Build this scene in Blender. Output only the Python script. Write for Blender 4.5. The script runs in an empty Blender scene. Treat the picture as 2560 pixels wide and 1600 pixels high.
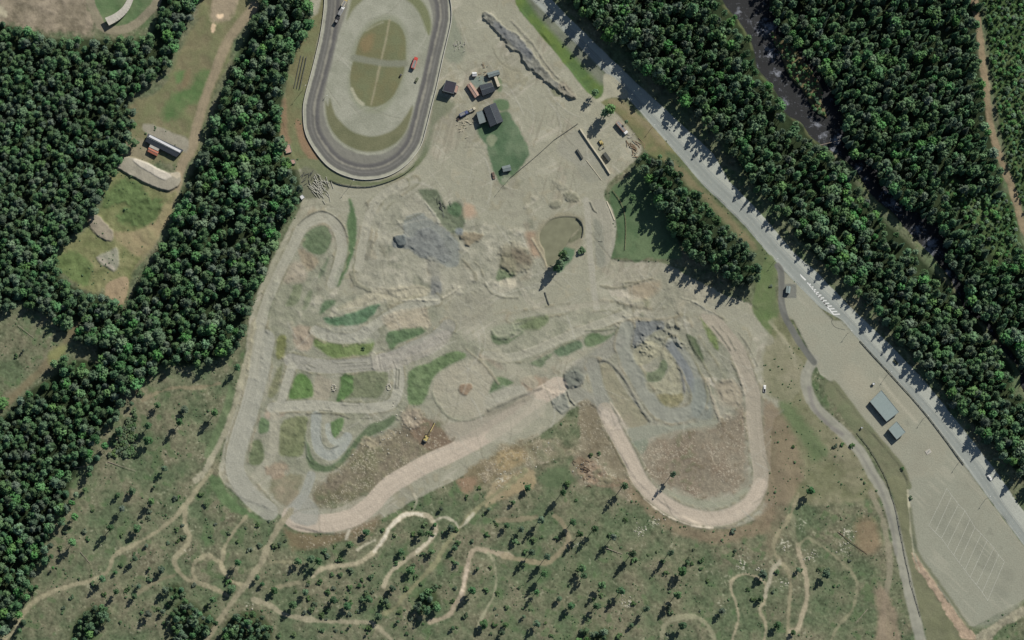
import bpy, math, random
import numpy as np
from mathutils import Vector, Matrix
random.seed(7)
RNG = np.random.RandomState(11)
SC = bpy.context.scene
COL = SC.collection
R = math.radians

# ------------------------------------------------------------------ camera (high, slightly off nadir from the south-west)
TILT = R(11.0); DIST = 2500.0; MPP = 0.30             # metres per photo pixel (2560 x 1600)
LEAN = Vector((0.62, 0.785, 0)).normalized()
CPOS = Vector((-LEAN.x*math.sin(TILT), -LEAN.y*math.sin(TILT), math.cos(TILT)))*DIST
zc = CPOS.normalized(); xc = Vector((0, 1, 0)).cross(zc).normalized(); yc = zc.cross(xc).normalized()
cam = bpy.data.cameras.new('camera'); camo = bpy.data.objects.new('camera', cam); COL.objects.link(camo)
camo.matrix_world = Matrix.Translation(CPOS) @ Matrix((xc, yc, zc)).transposed().to_4x4()
cam.sensor_width = 36.0; cam.lens = 36.0*DIST/(2560*MPP)
cam.clip_start = 10; cam.clip_end = 12000
SC.camera = camo
SC.render.resolution_x = 1024; SC.render.resolution_y = 640

# ------------------------------------------------------------------ light
SUN_EL = R(41.0); SUN_AZ = math.atan2(0.60, 0.80)       # clockwise from +Y
w = bpy.data.worlds.new('World'); SC.world = w; w.use_nodes = True
nt = w.node_tree; bg = nt.nodes['Background']
sky = nt.nodes.new('ShaderNodeTexSky'); sky.sky_type = 'NISHITA'; sky.sun_disc = False
sky.sun_elevation = SUN_EL; sky.sun_rotation = SUN_AZ; sky.air_density = 1.0; sky.dust_density = 0.6
nt.links.new(sky.outputs[0], bg.inputs[0]); bg.inputs[1].default_value = 0.066
sd = bpy.data.lights.new('sun', 'SUN'); sd.energy = 4.6; sd.angle = R(0.53); sd.color = (1.0, 0.955, 0.89)
so = bpy.data.objects.new('sun', sd); COL.objects.link(so)
sdir = Vector((math.sin(SUN_AZ)*math.cos(SUN_EL), math.cos(SUN_AZ)*math.cos(SUN_EL), math.sin(SUN_EL)))
so.rotation_euler = sdir.to_track_quat('Z', 'Y').to_euler(); so.location = (0, 0, 300)
SC.view_settings.view_transform = 'Standard'; SC.view_settings.look = 'None'
SC.view_settings.exposure = 0.0; SC.view_settings.gamma = 1.0
GAIN = 1.0      # rendered / albedo on flat sunlit ground

# ------------------------------------------------------------------ map coordinates
Z2 = 640/2419.0
def T(c, r, *pts):
    return [(640*c+x*Z2, 400*r+y*Z2) for x, y in pts]
def F(*pts):
    return [(x*2560/2419.0, y*2560/2419.0) for x, y in pts]
fpx = cam.lens/36.0*2560
def W(px, py, z=0.0):
    d = xc*((px-1280)/fpx) + yc*((800-py)/fpx) - zc
    t = (z-CPOS.z)/d.z
    p = CPOS + d*t
    return Vector((p.x, p.y, z))
def Wn(px, py, z):
    dx = (px-1280)/fpx; dy = (800-py)/fpx
    D = [xc[i]*dx + yc[i]*dy - zc[i] for i in range(3)]
    t = (z-CPOS.z)/D[2]
    return CPOS.x+D[0]*t, CPOS.y+D[1]*t
def lin(c):
    return tuple(((v/255+0.055)/1.055)**2.4 if v > 10 else v/255/12.92 for v in c)

# ------------------------------------------------------------------ raster of the terrain
STEP = 2.0; X0 = -150.0; Y0 = -140.0
NX = int((2560+300)/STEP)+1; NY = int((1600+290)/STEP)+1
gx = X0+np.arange(NX)*STEP; gy = Y0+np.arange(NY)*STEP
PX, PY = np.meshgrid(gx, gy); PX = PX.astype(np.float32); PY = PY.astype(np.float32)
def vnoise(wl, seed):
    rs = np.random.RandomState(seed); an = rs.uniform(.3, 1.3); ca, sa = math.cos(an), math.sin(an)
    u = (PX*ca+PY*sa)/wl; v = (-PX*sa+PY*ca)/wl
    u = u-u.min()+1; v = v-v.min()+1
    g = rs.rand(int(v.max())+3, int(u.max())+3).astype(np.float32)*2-1
    i = u.astype(int); j = v.astype(int); fu = u-i; fv = v-j
    fu = fu*fu*(3-2*fu); fv = fv*fv*(3-2*fv)
    return (g[j, i]*(1-fu)+g[j, i+1]*fu)*(1-fv)+(g[j+1, i]*(1-fu)+g[j+1, i+1]*fu)*fv
NA = vnoise(170, 1); NB = vnoise(64, 2); NC = vnoise(26, 3); ND = vnoise(11, 4); NE = vnoise(5, 5)
NF = vnoise(40, 6); NG = vnoise(15, 7); NH = vnoise(4.2, 8); NI = vnoise(90, 9)
EDGE = NC*.45+ND*.35+NE*.3
FINE = RNG.rand(NY, NX).astype(np.float32)*2-1
# directional streaks running north-east to south-west and north-west to south-east
def streak(ang, wl, ratio, seed):
    rs = np.random.RandomState(seed); ca, sa = math.cos(ang), math.sin(ang)
    u = (PX*ca+PY*sa)/(wl*ratio); v = (-PX*sa+PY*ca)/wl
    u = u-u.min()+1; v = v-v.min()+1
    i = u.astype(int); j = v.astype(int); fu = u-i; fv = v-j
    g = rs.rand(j.max()+2, i.max()+2).astype(np.float32)*2-1
    fu = fu*fu*(3-2*fu); fv = fv*fv*(3-2*fv)
    return (g[j, i]*(1-fu)+g[j, i+1]*fu)*(1-fv)+(g[j+1, i]*(1-fu)+g[j+1, i+1]*fu)*fv
S1 = streak(R(-33), 5, 9, 21); S2 = streak(R(44), 5, 14, 22); S3 = streak(R(-75), 4, 10, 23)

C = np.zeros((NY, NX, 3), np.float32)
Z = np.zeros((NY, NX), np.float32)
K = np.zeros((NY, NX), np.int16)
CLS = ['ground']
def cls(name):
    if name not in CLS: CLS.append(name)
    return CLS.index(name)
def smooth(pts, closed, n=5):
    P = [Vector((x, y)) for x, y in pts]; out = []; L = len(P)
    rng = range(L) if closed else range(L-1)
    for i in rng:
        if closed: a, b, c, d = P[(i-1) % L], P[i], P[(i+1) % L], P[(i+2) % L]
        else: a, b, c, d = P[max(i-1, 0)], P[i], P[i+1], P[min(i+2, L-1)]
        for k in range(n):
            t = k/n
            out.append(0.5*((2*b)+(c-a)*t+(2*a-5*b+4*c-d)*t*t+(3*b-a-3*c+d)*t*t*t))
    if not closed: out.append(P[-1])
    return [(p.x, p.y) for p in out]
def seg_box(x0, y0, x1, y1, pad):
    i0 = max(int((min(x0, x1)-pad-X0)/STEP), 0); i1 = min(int((max(x0, x1)+pad-X0)/STEP)+2, NX)
    j0 = max(int((min(y0, y1)-pad-Y0)/STEP), 0); j1 = min(int((max(y0, y1)+pad-Y0)/STEP)+2, NY)
    return i0, i1, j0, j1
def poly_mask(pts, feather=3.0, rag=3.0, sm=True):
    """soft mask (0..1) of a closed outline, edge made irregular by rag pixels"""
    if sm: pts = smooth(pts, True, 4)
    pad = feather+rag*1.2+3
    D = np.full((NY, NX), 999.0, np.float32)
    ins = np.zeros((NY, NX), bool); L = len(pts)
    for a in range(L):
        x0, y0 = pts[a]; x1, y1 = pts[(a+1) % L]
        i0, i1, j0, j1 = seg_box(x0, y0, x1, y1, pad)
        if i1 > i0 and j1 > j0:
            qx = PX[j0:j1, i0:i1]-x0; qy = PY[j0:j1, i0:i1]-y0; ex, ey = x1-x0, y1-y0
            t = np.clip((qx*ex+qy*ey)/(ex*ex+ey*ey+1e-6), 0, 1)
            d = np.hypot(qx-t*ex, qy-t*ey)
            D[j0:j1, i0:i1] = np.minimum(D[j0:j1, i0:i1], d)
        if y0 != y1:
            lo, hi = min(y0, y1), max(y0, y1)
            ja = max(int(math.ceil((lo-Y0)/STEP)), 0); jb = min(int(math.ceil((hi-Y0)/STEP)), NY)
            for j in range(ja, jb):
                xx = x0+(gy[j]-y0)*(x1-x0)/(y1-y0)
                k = int(math.ceil((xx-X0)/STEP)); ins[j, max(k, 0):] ^= True
    sdf = np.where(ins, D, -D)+EDGE*rag
    return np.clip(sdf/max(feather, .5)+0.5, 0, 1)
def line_mask(pts, width, feather=2.5, rag=1.2, sm=True, want_t=False):
    if sm: pts = smooth(pts, False, 5)
    hw = width/2; pad = hw+feather+rag*1.2+2
    D = np.full((NY, NX), 999.0, np.float32); Tt = np.zeros((NY, NX), np.float32)
    for (x0, y0), (x1, y1) in zip(pts[:-1], pts[1:]):
        i0, i1, j0, j1 = seg_box(x0, y0, x1, y1, pad)
        if i1 <= i0 or j1 <= j0: continue
        qx = PX[j0:j1, i0:i1]-x0; qy = PY[j0:j1, i0:i1]-y0; ex, ey = x1-x0, y1-y0
        l = math.hypot(ex, ey)+1e-6
        t = np.clip((qx*ex+qy*ey)/(l*l), 0, 1)
        d = np.hypot(qx-t*ex, qy-t*ey)
        b = D[j0:j1, i0:i1]; up = d < b
        b[up] = d[up]
        if want_t:
            s = (qx*ey-qy*ex)/l; Tt[j0:j1, i0:i1][up] = s[up]
    m = np.clip((hw-D+EDGE*rag)/max(feather, .5)+0.5, 0, 1)
    return (m, Tt) if want_t else m
def paint(m, rgb, var=.05, a=1.0, cl=None, patch=0.0, rgb2=None):
    js = np.nonzero(m.any(1))[0]; is_ = np.nonzero(m.any(0))[0]
    if not len(js): return
    w_ = (slice(js[0], js[-1]+1), slice(is_[0], is_[-1]+1)); m = m[w_]
    col = np.array(lin(rgb), np.float32)/GAIN; base = col
    if rgb2 is not None:
        c2 = np.array(lin(rgb2), np.float32)/GAIN
        k = np.clip(0.5+0.9*(NB[w_]*.5+NC[w_]*.5+ND[w_]*.35), 0, 1)[..., None]
        base = col*(1-k)+c2*k
    v = 1+var*(ND[w_]*.5+NE[w_]*.6+NC[w_]*.5+FINE[w_]*.35)+patch*(NB[w_]+NF[w_])*.5
    mm = (m*a)[..., None]
    C[w_] = C[w_]*(1-mm)+base*v[..., None]*mm
    if cl: K[w_][m > .5] = cls(cl)
def P(pts, rgb, **k):
    m = poly_mask(pts, k.pop('f', 4), k.pop('rag', 4), k.pop('sm', True))
    dz = k.pop('z', None); rz = k.pop('rough', 0)
    paint(m, rgb, **k)
    if dz is not None: Z[:] += m*dz
    if rz: Z[:] += m*rz*.55*(ND*.6+NE*.3+NG*.7)
    return m
def Lr(pts, wd, rgb, **k):
    m, t = line_mask(pts, wd, k.pop('f', 2.5), k.pop('rag', 1.5), k.pop('sm', True), True)
    dz = k.pop('z', None); st = k.pop('stripe', 0)
    paint(m, rgb, **k)
    if st:
        tab = np.interp(np.arange(-120, 121), np.arange(-120, 121, 3), RNG.rand(81)*2-1)
        sv = tab[np.clip((t+120).astype(int), 0, 240)]
        C[:] *= (1+st*sv*m)[..., None]
    if dz is not None: Z[:] += m*dz
    return m

# ---- base: felled woodland, green and brown
k = np.clip(.5+.75*(NB*.55+NC*.5+NF*.5+ND*.35), 0, 1)[..., None]
a_ = np.array(lin((93, 105, 78))); b_ = np.array(lin((116, 114, 92)))
C[:] = (a_*(1-k)+b_*k)/GAIN*(1+.20*ND+.24*NE+.18*NH+.12*FINE)[..., None]
g_ = np.clip((NG+NI*.6+ND*.5-.45)*2, 0, 1)[..., None]
C[:] = C*(1-g_*.55)+np.array(lin((78, 104, 66)))/GAIN*g_*.55
# low-growing dark shrubs read as soft spots of darker soil cover
s_ = np.clip((NE*1.0+ND*.7-.62)*3, 0, 1)[..., None]
C[:] = C*(1-s_*.45)+np.array(lin((66, 78, 52)))/GAIN*s_*.45
p_ = np.clip((NH+NE*.5+NC*.5-1.02)*5, 0, 1)[..., None]
C[:] = C*(1-p_*.5)+np.array(lin((158, 156, 132)))/GAIN*p_*.5
Z[:] = NB*.7+NC*.35+ND*.15

GR = (154, 153, 134); GRL = (166, 164, 145); GRD = (138, 138, 120); GRN = (80, 105, 70); GRN2 = (86, 112, 64)
OLV = (108, 112, 82); DRY = (124, 119, 90); SOIL = (122, 108, 90); PINK = (182, 171, 153); BLUE = (118, 123, 122)
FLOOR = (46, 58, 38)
# ---- forest zones (map polygons; also used to plant the trees)
ZONES = {
 1: F((-140, 78), (60, 70), (110, 85), (200, 92), (330, 92), (365, 55), (390, -80), (500, -80), (455, 20), (420, 90), (395, 160), (335, 210), (300, 235), (318, 270), (320, 320), (285, 390), (240, 455), (205, 520), (135, 600), (145, 655), (200, 690), (262, 705), (285, 735), (240, 800), (200, 810), (130, 762), (60, 715), (-140, 690)),
 2: F((760, -130), (752, 20), (722, 85), (690, 140), (668, 230), (665, 300), (688, 380), (712, 440), (700, 490), (655, 560), (632, 640), (590, 730), (570, 790), (545, 830), (500, 850), (440, 865), (380, 860), (330, 905), (285, 910), (235, 860), (240, 800), (290, 735), (330, 660), (395, 560), (432, 450), (462, 385), (488, 330), (520, 230), (560, 130), (610, 20), (625, -130)),
 3: F((-140, 990), (0, 985), (45, 940), (110, 900), (180, 850), (250, 870), (285, 920), (262, 985), (215, 1045), (190, 1110), (165, 1150), (150, 1200), (120, 1220), (105, 1290), (92, 1330), (60, 1400), (28, 1450), (-20, 1520), (-140, 1560)),
 4: F((1310, -130), (1345, -10), (1400, 55), (1470, 105), (1535, 180), (1600, 225), (1680, 300), (1725, 350), (1775, 430), (1860, 520), (1905, 585), (2000, 665), (2075, 745), (2130, 810), (2215, 905), (2290, 990), (2350, 1050), (2430, 1150), (2560, 1320), (2560, 1010), (2395, 935), (2385, 880), (2330, 810), (2250, 700), (2190, 640), (2120, 560), (2045, 490), (1990, 400), (1955, 370), (1925, 330), (1870, 280), (1850, 225), (1795, 150), (1775, 90), (1730, 30), (1700, -130)),
 5: F((1820, -130), (1835, 20), (1870, 95), (1925, 160), (1985, 260), (2000, 330), (2040, 395), (2090, 450), (2150, 510), (2230, 560), (2290, 640), (2290, 720), (2360, 760), (2430, 850), (2560, 980), (2560, 760), (2400, 560), (2370, 440), (2350, 330), (2325, 220), (2310, 110), (2292, -130)),
 6: F((2322, -130), (2330, 60), (2345, 180), (2362, 290), (2385, 400), (2419, 490), (2560, 600), (2560, -130)),
 7: T(2, 1, (1180, -40), (1400, -20), (1530, 160), (1700, 340), (1880, 540), (2060, 730), (2230, 950), (2290, 1150), (2130, 1190), (1960, 1030), (1800, 960), (1600, 820), (1440, 600), (1310, 400), (1240, 230), (1180, 100)),
 8: T(3, 0, (20, 300), (110, 330), (240, 440), (380, 620), (520, 830), (510, 960), (560, 1120), (420, 1010), (340, 880), (200, 720), (130, 570)),
}
ZM = np.zeros((NY, NX), np.int16)
STANDS = [T(0, 3, (1640, 1190), (1800, 1140), (1900, 1210), (2060, 1340), (1960, 1530), (1850, 1800), (1450, 1800), (1600, 1512)),
 T(0, 3, (2160, 1310), (2419, 1240), (2550, 1380), (2560, 1540), (2500, 1800), (1980, 1800), (2080, 1520)),
 T(0, 3, (690, 1390), (790, 1250), (900, 1180), (1010, 1230), (1030, 1320), (900, 1440), (840, 1600), (640, 1600)),
 T(0, 3, (1590, 990), (1700, 980), (1760, 1080), (1640, 1130)),
 T(1, 3, (1540, 1060), (1660, 1030), (1730, 1170), (1620, 1260), (1520, 1220)),
 T(2, 3, (760, 1440), (900, 1420), (880, 1560), (620, 1600), (640, 1480))]
ZONES[4] = [(x+(10 if 21 <= k_ else 0), y-(6 if 21 <= k_ else 0)) for k_, (x, y) in enumerate(ZONES[4])]
ZONES[7] = [(x+(14 if k_ in range(1, 8) else 0), y-(8 if k_ in range(1, 8) else 0)) for k_, (x, y) in enumerate(ZONES[7])]
ZONES[10] = T(3, 1, (1620, 220), (1800, 180), (1900, 280), (2200, 280), (2330, 500), (2380, 800), (2300, 920), (2100, 880), (2000, 640), (1750, 450))
M3 = poly_mask(ZONES[3], 90, 14)
Zp = ZONES[5]; ZONES[5] = [(x-(26 if k_ <= 13 else 0), y+(10 if k_ <= 13 else 0)) for k_, (x, y) in enumerate(Zp)]
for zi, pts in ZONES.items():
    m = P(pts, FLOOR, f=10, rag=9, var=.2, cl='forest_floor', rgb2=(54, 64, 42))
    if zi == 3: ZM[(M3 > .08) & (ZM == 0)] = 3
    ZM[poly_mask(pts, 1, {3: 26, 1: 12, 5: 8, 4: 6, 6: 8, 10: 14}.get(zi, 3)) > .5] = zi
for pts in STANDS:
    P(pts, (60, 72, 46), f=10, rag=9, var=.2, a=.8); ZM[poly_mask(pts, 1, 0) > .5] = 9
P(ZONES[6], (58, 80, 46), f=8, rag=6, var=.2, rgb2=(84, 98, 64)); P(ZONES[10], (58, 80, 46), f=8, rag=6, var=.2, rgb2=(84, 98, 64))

ZSH = None
# ---- north-west corner heath, loop road and ramp mound
P(T(0, 0, (-500, -400), (800, -400), (830, 0), (880, 200), (860, 300), (760, 330), (500, 310), (250, 270), (80, 230), (-500, 160)), (124, 116, 98), f=14, rag=12, var=.22, rgb2=(140, 130, 112), rough=.4)
P(T(0, 0, (840, 0), (840, -400), (1560, -400), (1500, 0), (1420, 130), (1300, 240), (1150, 300), (980, 280), (900, 160)), (86, 110, 74), var=.1, rgb2=(102, 116, 84), cl='lawn')
Lr(T(0, 0, (820, -300), (850, 0), (905, 140), (970, 255), (1090, 285), (1250, 245), (1400, 120), (1490, 0), (1600, -300)), 21, (132, 126, 106), stripe=.05, cl='path')
P(T(0, 0, (0, 60), (40, 90), (70, 140), (30, 160), (-40, 140)), (165, 158, 135), rag=6)

# ---- range clearing
P(T(0, 0, (1980, -500), (2480, -500), (2400, 60), (2250, 230), (2190, 480), (2060, 800), (1980, 1000), (1900, 1250), (1800, 1512), (1180, 1512), (1185, 1300), (1200, 1050), (1280, 940), (1440, 900), (1580, 760), (1680, 520), (1800, 300), (1880, 130)), (122, 117, 90), f=10, rag=8, var=.12, rgb2=(108, 112, 80), cl='ground', patch=.1)
P(T(0, 0, (2040, -100), (2260, -100), (2230, 60), (2160, 180), (2030, 200), (1990, 120)), (150, 138, 116), f=10, rag=8, var=.1)
P(T(0, 0, (2050, 140), (2110, 130), (2110, 165), (2070, 175)), (222, 198, 165), f=4)
P(T(0, 0, (2000, 240), (2030, 240), (2020, 300), (1995, 295)), (205, 182, 150), f=4)
P(T(0, 0, (1640, 880), (1780, 820), (1860, 700), (1990, 640), (1990, 760), (1900, 960), (1780, 1000), (1620, 1150), (1540, 1140), (1550, 1030)), (88, 111, 70), f=14, rag=10, rgb2=(102, 113, 78))
P(T(0, 0, (1660, 680), (1760, 660), (1740, 760), (1670, 790)), (96, 118, 76), f=10, rag=6)
P(T(0, 0, (1740, 680), (1800, 660), (1780, 800), (1710, 830)), (122, 110, 84), f=8, a=.7, rag=6)
Lr(T(0, 0, (2400, 60), (2150, 400), (2010, 740), (1900, 1050), (1810, 1400), (1740, 1512))+T(0, 1, (1700, 130), (1600, 400), (1510, 600), (1390, 830), (1200, 1060), (1080, 1230)), 24, (141, 130, 107), f=7, rag=4, stripe=.06, cl='path')
P(T(0, 0, (1350, 1180), (1440, 1180), (1620, 1250), (1770, 1310), (1760, 1430), (1700, 1410), (1400, 1270)), (142, 138, 122), f=6)
P(T(0, 0, (1200, 1330), (1370, 1330), (1420, 1512), (1180, 1512)), (134, 127, 104), f=10, rag=6)
P(T(0, 1, (1120, 80), (1560, 300), (1660, 320), (1520, 640), (1420, 840), (1280, 1060), (1160, 1370), (1040, 1360), (980, 1210), (900, 1260), (780, 1210), (650, 1110), (540, 1030), (480, 920), (600, 820), (820, 640), (820, 540), (930, 480), (1000, 300), (1060, 100)), (112, 118, 80), f=12, rag=9, var=.2, rgb2=(126, 124, 90), rough=.4)
P(T(0, 1, (1000, 300), (1150, 180), (1300, 200), (1400, 340), (1540, 370), (1480, 610), (1350, 650), (1170, 620), (1110, 520), (1200, 420), (1080, 430), (960, 470)), (86, 106, 66), f=12, rag=14, var=.3, rough=.5, a=.85)
P(T(0, 1, (1050, 690), (1300, 660), (1480, 560), (1560, 420), (1640, 430), (1560, 640), (1400, 860), (1300, 920), (1180, 820)), (146, 134, 104), f=10, rag=6, rgb2=(136, 130, 98))
P(T(0, 1, (1000, 1190), (1180, 1100), (1220, 1180), (1150, 1370), (1050, 1360)), (150, 134, 108), f=6)
P(T(0, 1, (840, 540), (910, 515), (1000, 600), (1080, 700), (1050, 770), (950, 740), (850, 640)), (146, 138, 120), f=5, z=1.0)
P(T(0, 1, (910, 920), (1020, 860), (1110, 840), (1120, 1000), (1070, 1050), (980, 1000)), (140, 140, 122), f=6, z=.8)
P(T(0, 1, (910, 930), (960, 920), (1080, 1010), (1060, 1045)), (160, 154, 138), f=4)
P(T(0, 1, (500, 960), (700, 860), (860, 1000), (820, 1180), (640, 1100)), (86, 108, 64), f=10, rag=10, var=.3, a=.7)
P(T(0, 1, (1165, -20), (1300, -10), (1560, 110), (1700, 120), (1700, 220), (1620, 285), (1560, 290), (1400, 230), (1130, 90), (1110, 50)), (150, 146, 130), f=3, rag=2, z=1.8, cl='gravel_bank')
P(T(0, 1, (1265, -10), (1330, 0), (1600, 130), (1580, 180), (1500, 170), (1280, 30)), (190, 184, 168), f=3, rag=2, z=.5)
P(T(0, 1, (1620, 125), (1700, 130), (1690, 170), (1640, 160)), (180, 172, 150), f=3)

# ---- west felled clearing track
Lr(T(0, 2, (-300, 1100), (0, 850), (300, 560), (500, 360), (640, 180), (720, 60)), 17, (120, 110, 86), f=8, rag=6, a=.7, cl='path')
P(T(0, 2, (480, 300), (620, 220), (620, 320), (480, 400)), (126, 130, 84), f=10, rag=8, a=.7)

# ---- yard
YARD = F((1075, -130), (1110, -130), (1215, 0), (1270, 70), (1370, 190), (1405, 235), (1450, 260), (1510, 330), (1508, 370), (1440, 430), (1430, 470), (1450, 540), (1445, 610), (1560, 620), (1640, 660), (1720, 700), (1780, 722), (1850, 800), (1905, 880), (1860, 960), (1825, 1000), (1822, 1100), (1828, 1180), (1770, 1235), (1680, 1245), (1580, 1200), (1500, 1130), (1450, 1040), (1410, 965), (1360, 960), (1300, 1010), (1200, 1070), (1000, 1170), (880, 1235), (790, 1262), (690, 1240), (650, 1210), (560, 1170), (520, 1120), (530, 1050), (560, 950), (577, 850), (587, 770), (605, 700), (640, 620), (675, 550), (712, 480), (712, 425), (700, 380), (668, 300), (672, 230), (700, 130), (735, 40), (745, -130))
P(YARD, GR, f=5, rag=4, var=.06, cl='gravel_yard', patch=.06, rgb2=(148, 147, 128))
ym = poly_mask(YARD, 6, 2)
Z *= (1-ym); Z += ym*(.10*NC+.08*ND+.05*NE)
# patchy older and newer gravel, pale dried mud
for s_arr, th, rgb, aa in ((NF+NC*.6, .45, GRL, .65), (NI+NG*.5, .4, (134, 131, 116), .5), (NB-NG*.6, .55, (162, 154, 136), .4), (NC+ND-NF*.3, .8, (172, 168, 148), .45)):
    paint(np.clip((s_arr-th)*2.5, 0, 1)*ym, rgb, a=aa)

paint(np.clip((NC*.6+ND*.8+NI*.5-.35)*2.2, 0, 1)*ym, (132, 128, 106), a=.5, var=.15)
paint(np.clip((S1*.7+NF*.5-.4)*3, 0, 1)*ym, (176, 171, 154), a=.5)
paint(np.clip((S3*.7+NB*.6-.4)*3, 0, 1)*ym, (128, 124, 108), a=.45)
# west grass slope by the oval
P(T(1, 0, (640, -400), (650, 0), (640, 150), (600, 330), (520, 680), (455, 940), (440, 1100), (470, 1280), (600, 1512), (300, 1600), (230, 1400), (240, 1100), (290, 760), (360, 450), (500, 200), (600, 60), (620, -400)), (116, 114, 84), f=6, rag=4, rgb2=(108, 114, 82), cl='ground', var=.12)
P(T(1, 0, (250, 960), (290, 960), (300, 1250), (330, 1340), (250, 1400), (235, 1200)), (134, 112, 90), f=8, a=.8)
P(T(1, 0, (370, 1150), (430, 1150), (480, 1300), (600, 1512), (560, 1560), (430, 1400)), (140, 114, 92), f=8, a=.8)
P(T(1, 1, (330, 0), (600, 0), (700, 90), (850, 170), (1040, 205), (1240, 180), (1430, 90), (1560, -60), (1600, -150), (1620, -60), (1500, 90), (1300, 200), (1080, 250), (940, 245), (800, 230), (640, 200), (560, 130), (440, 90)), (104, 112, 84), f=5, rag=3, cl='lawn', rgb2=(112, 116, 88))
P(T(1, 1, (430, 90), (520, 80), (620, 150), (700, 240), (640, 330), (480, 380), (420, 300)), (112, 114, 94), f=6)
P(T(1, 0, (1850, 130), (1900, 240), (1980, 460), (1960, 560), (1870, 600), (1800, 560), (1790, 440)), (134, 138, 120), f=8, rag=6)
P(T(1, 0, (1700, 900), (1830, 950), (1860, 1010), (1690, 1180), (1640, 1400), (1560, 1512), (1540, 1440), (1620, 1250)), (112, 118, 96), f=10, rag=6, a=.8)

# ---- oval race track
OUT = T(1, 0, (655, -420), (650, -100), (645, 80), (612, 320), (570, 510), (525, 690), (478, 860), (452, 980), (448, 1090), (462, 1230), (510, 1350), (605, 1490), (700, 1585), (830, 1655), (1000, 1695), (1180, 1680), (1320, 1625), (1450, 1525), (1555, 1380), (1605, 1220), (1660, 1000), (1710, 800), (1760, 570), (1800, 400), (1840, 220), (1845, 90), (1815, -60), (1700, -300), (1400, -520))
def inset(pts, d):
    out = []; L = len(pts)
    for i in range(L):
        a, b = Vector(pts[i-1]), Vector(pts[(i+1) % L]); t = (b-a).normalized()
        out.append((pts[i][0]+t.y*d, pts[i][1]-t.x*d))
    return out
cx_ = sum(p[0] for p in OUT)/len(OUT)
sgn = 1 if abs(inset(OUT, 5)[8][0]-cx_) < abs(OUT[8][0]-cx_) else -1
OUTS = smooth(OUT, True, 5)
P(OUTS, (120, 119, 109), f=2, rag=.6, var=.05, cl='race_track', sm=False)
def ring(d, wd, rgb, **k):
    q = inset(OUTS, sgn*d); q.append(q[0])
    return Lr(q, wd, rgb, sm=False, **k)
ring(20, 34, (108, 107, 101), stripe=.16, cl='race_track', f=4)
ring(34, 11, (90, 89, 87), f=5, a=.8, stripe=.10)
ring(27, 4, (146, 143, 128), f=4, a=.7, rag=3)
ring(10, 7, (88, 88, 84), f=5, a=.6, rag=3)
ring(4, 6, (168, 168, 150), f=3, a=.85)
INN = T(1, 0, (880, -420), (870, -40), (850, 120), (790, 300), (745, 480), (705, 650), (660, 830), (640, 980), (655, 1130), (710, 1270), (800, 1370), (930, 1440), (1060, 1465), (1180, 1455), (1300, 1400), (1390, 1300), (1450, 1180), (1500, 1000), (1560, 760), (1610, 540), (1650, 330), (1670, 180), (1650, 60), (1600, -60), (1400, -420))
P(INN, (144, 146, 129), f=4, rag=1, cl='gravel_yard', var=.07, patch=.06, rgb2=(152, 153, 137))
m = poly_mask(INN, 3, 1); Z *= (1-m)
P(T(1, 0, (655, 960), (680, 1000), (700, 930), (740, 1070), (820, 1170), (940, 1255), (1080, 1290), (1220, 1265), (1330, 1200), (1420, 1090), (1480, 1000), (1460, 1120), (1400, 1270), (1300, 1370), (1170, 1425), (1050, 1435), (930, 1410), (810, 1340), (720, 1240), (670, 1120)), (104, 106, 80), f=6, rag=1.5, cl='lawn', rgb2=(112, 112, 86))
P(T(1, 0, (1470, -60), (1580, 20), (1640, 140), (1655, 260), (1630, 330), (1590, 240), (1540, 130), (1480, 50), (1400, -20)), (114, 118, 88), f=7, rag=2, cl='lawn')
P(T(1, 0, (930, -60), (1060, -60), (1000, 10), (920, 90), (860, 190), (880, 80)), (116, 118, 90), f=7, rag=2, cl='lawn')
P(T(1, 0, (1240, 140), (1350, 180), (1420, 300), (1440, 460), (1420, 620), (1380, 800), (1290, 960), (1200, 1050), (1090, 1070), (960, 1010), (880, 880), (870, 730), (890, 600), (920, 450), (980, 310), (1090, 190)), (134, 138, 116), f=12, rag=2, a=.8)
P(T(1, 0, (1260, 190), (1350, 235), (1405, 330), (1418, 450), (1408, 620), (1370, 760), (1310, 890), (1230, 970), (1150, 1005), (1090, 1010), (1010, 985), (930, 890), (890, 790), (895, 660), (930, 550), (960, 420), (1010, 320), (1080, 250), (1170, 200)), (114, 112, 82), f=5, rag=1.5, cl='lawn', rgb2=(106, 110, 82), patch=.12)
P(T(1, 0, (980, 400), (1060, 320), (1120, 330), (1080, 480), (1000, 490)), (130, 114, 84), f=12, rag=5, a=.7)
Lr(T(1, 0, (1262, 190), (1225, 390), (1185, 560), (1140, 760), (1090, 985)), 5, (148, 142, 116), f=4, a=.8)
Lr(T(1, 0, (925, 545), (1080, 575), (1250, 600), (1405, 600)), 16, (124, 126, 110), f=6, a=.9)
Lr(T(1, 0, (905, 840), (950, 930), (1010, 985)), 8, (168, 166, 142), f=4, a=.8)
Lr(T(1, 0, (1040, 290), (1140, 235), (1200, 210)), 4, (150, 150, 128), f=4, a=.7)

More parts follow.
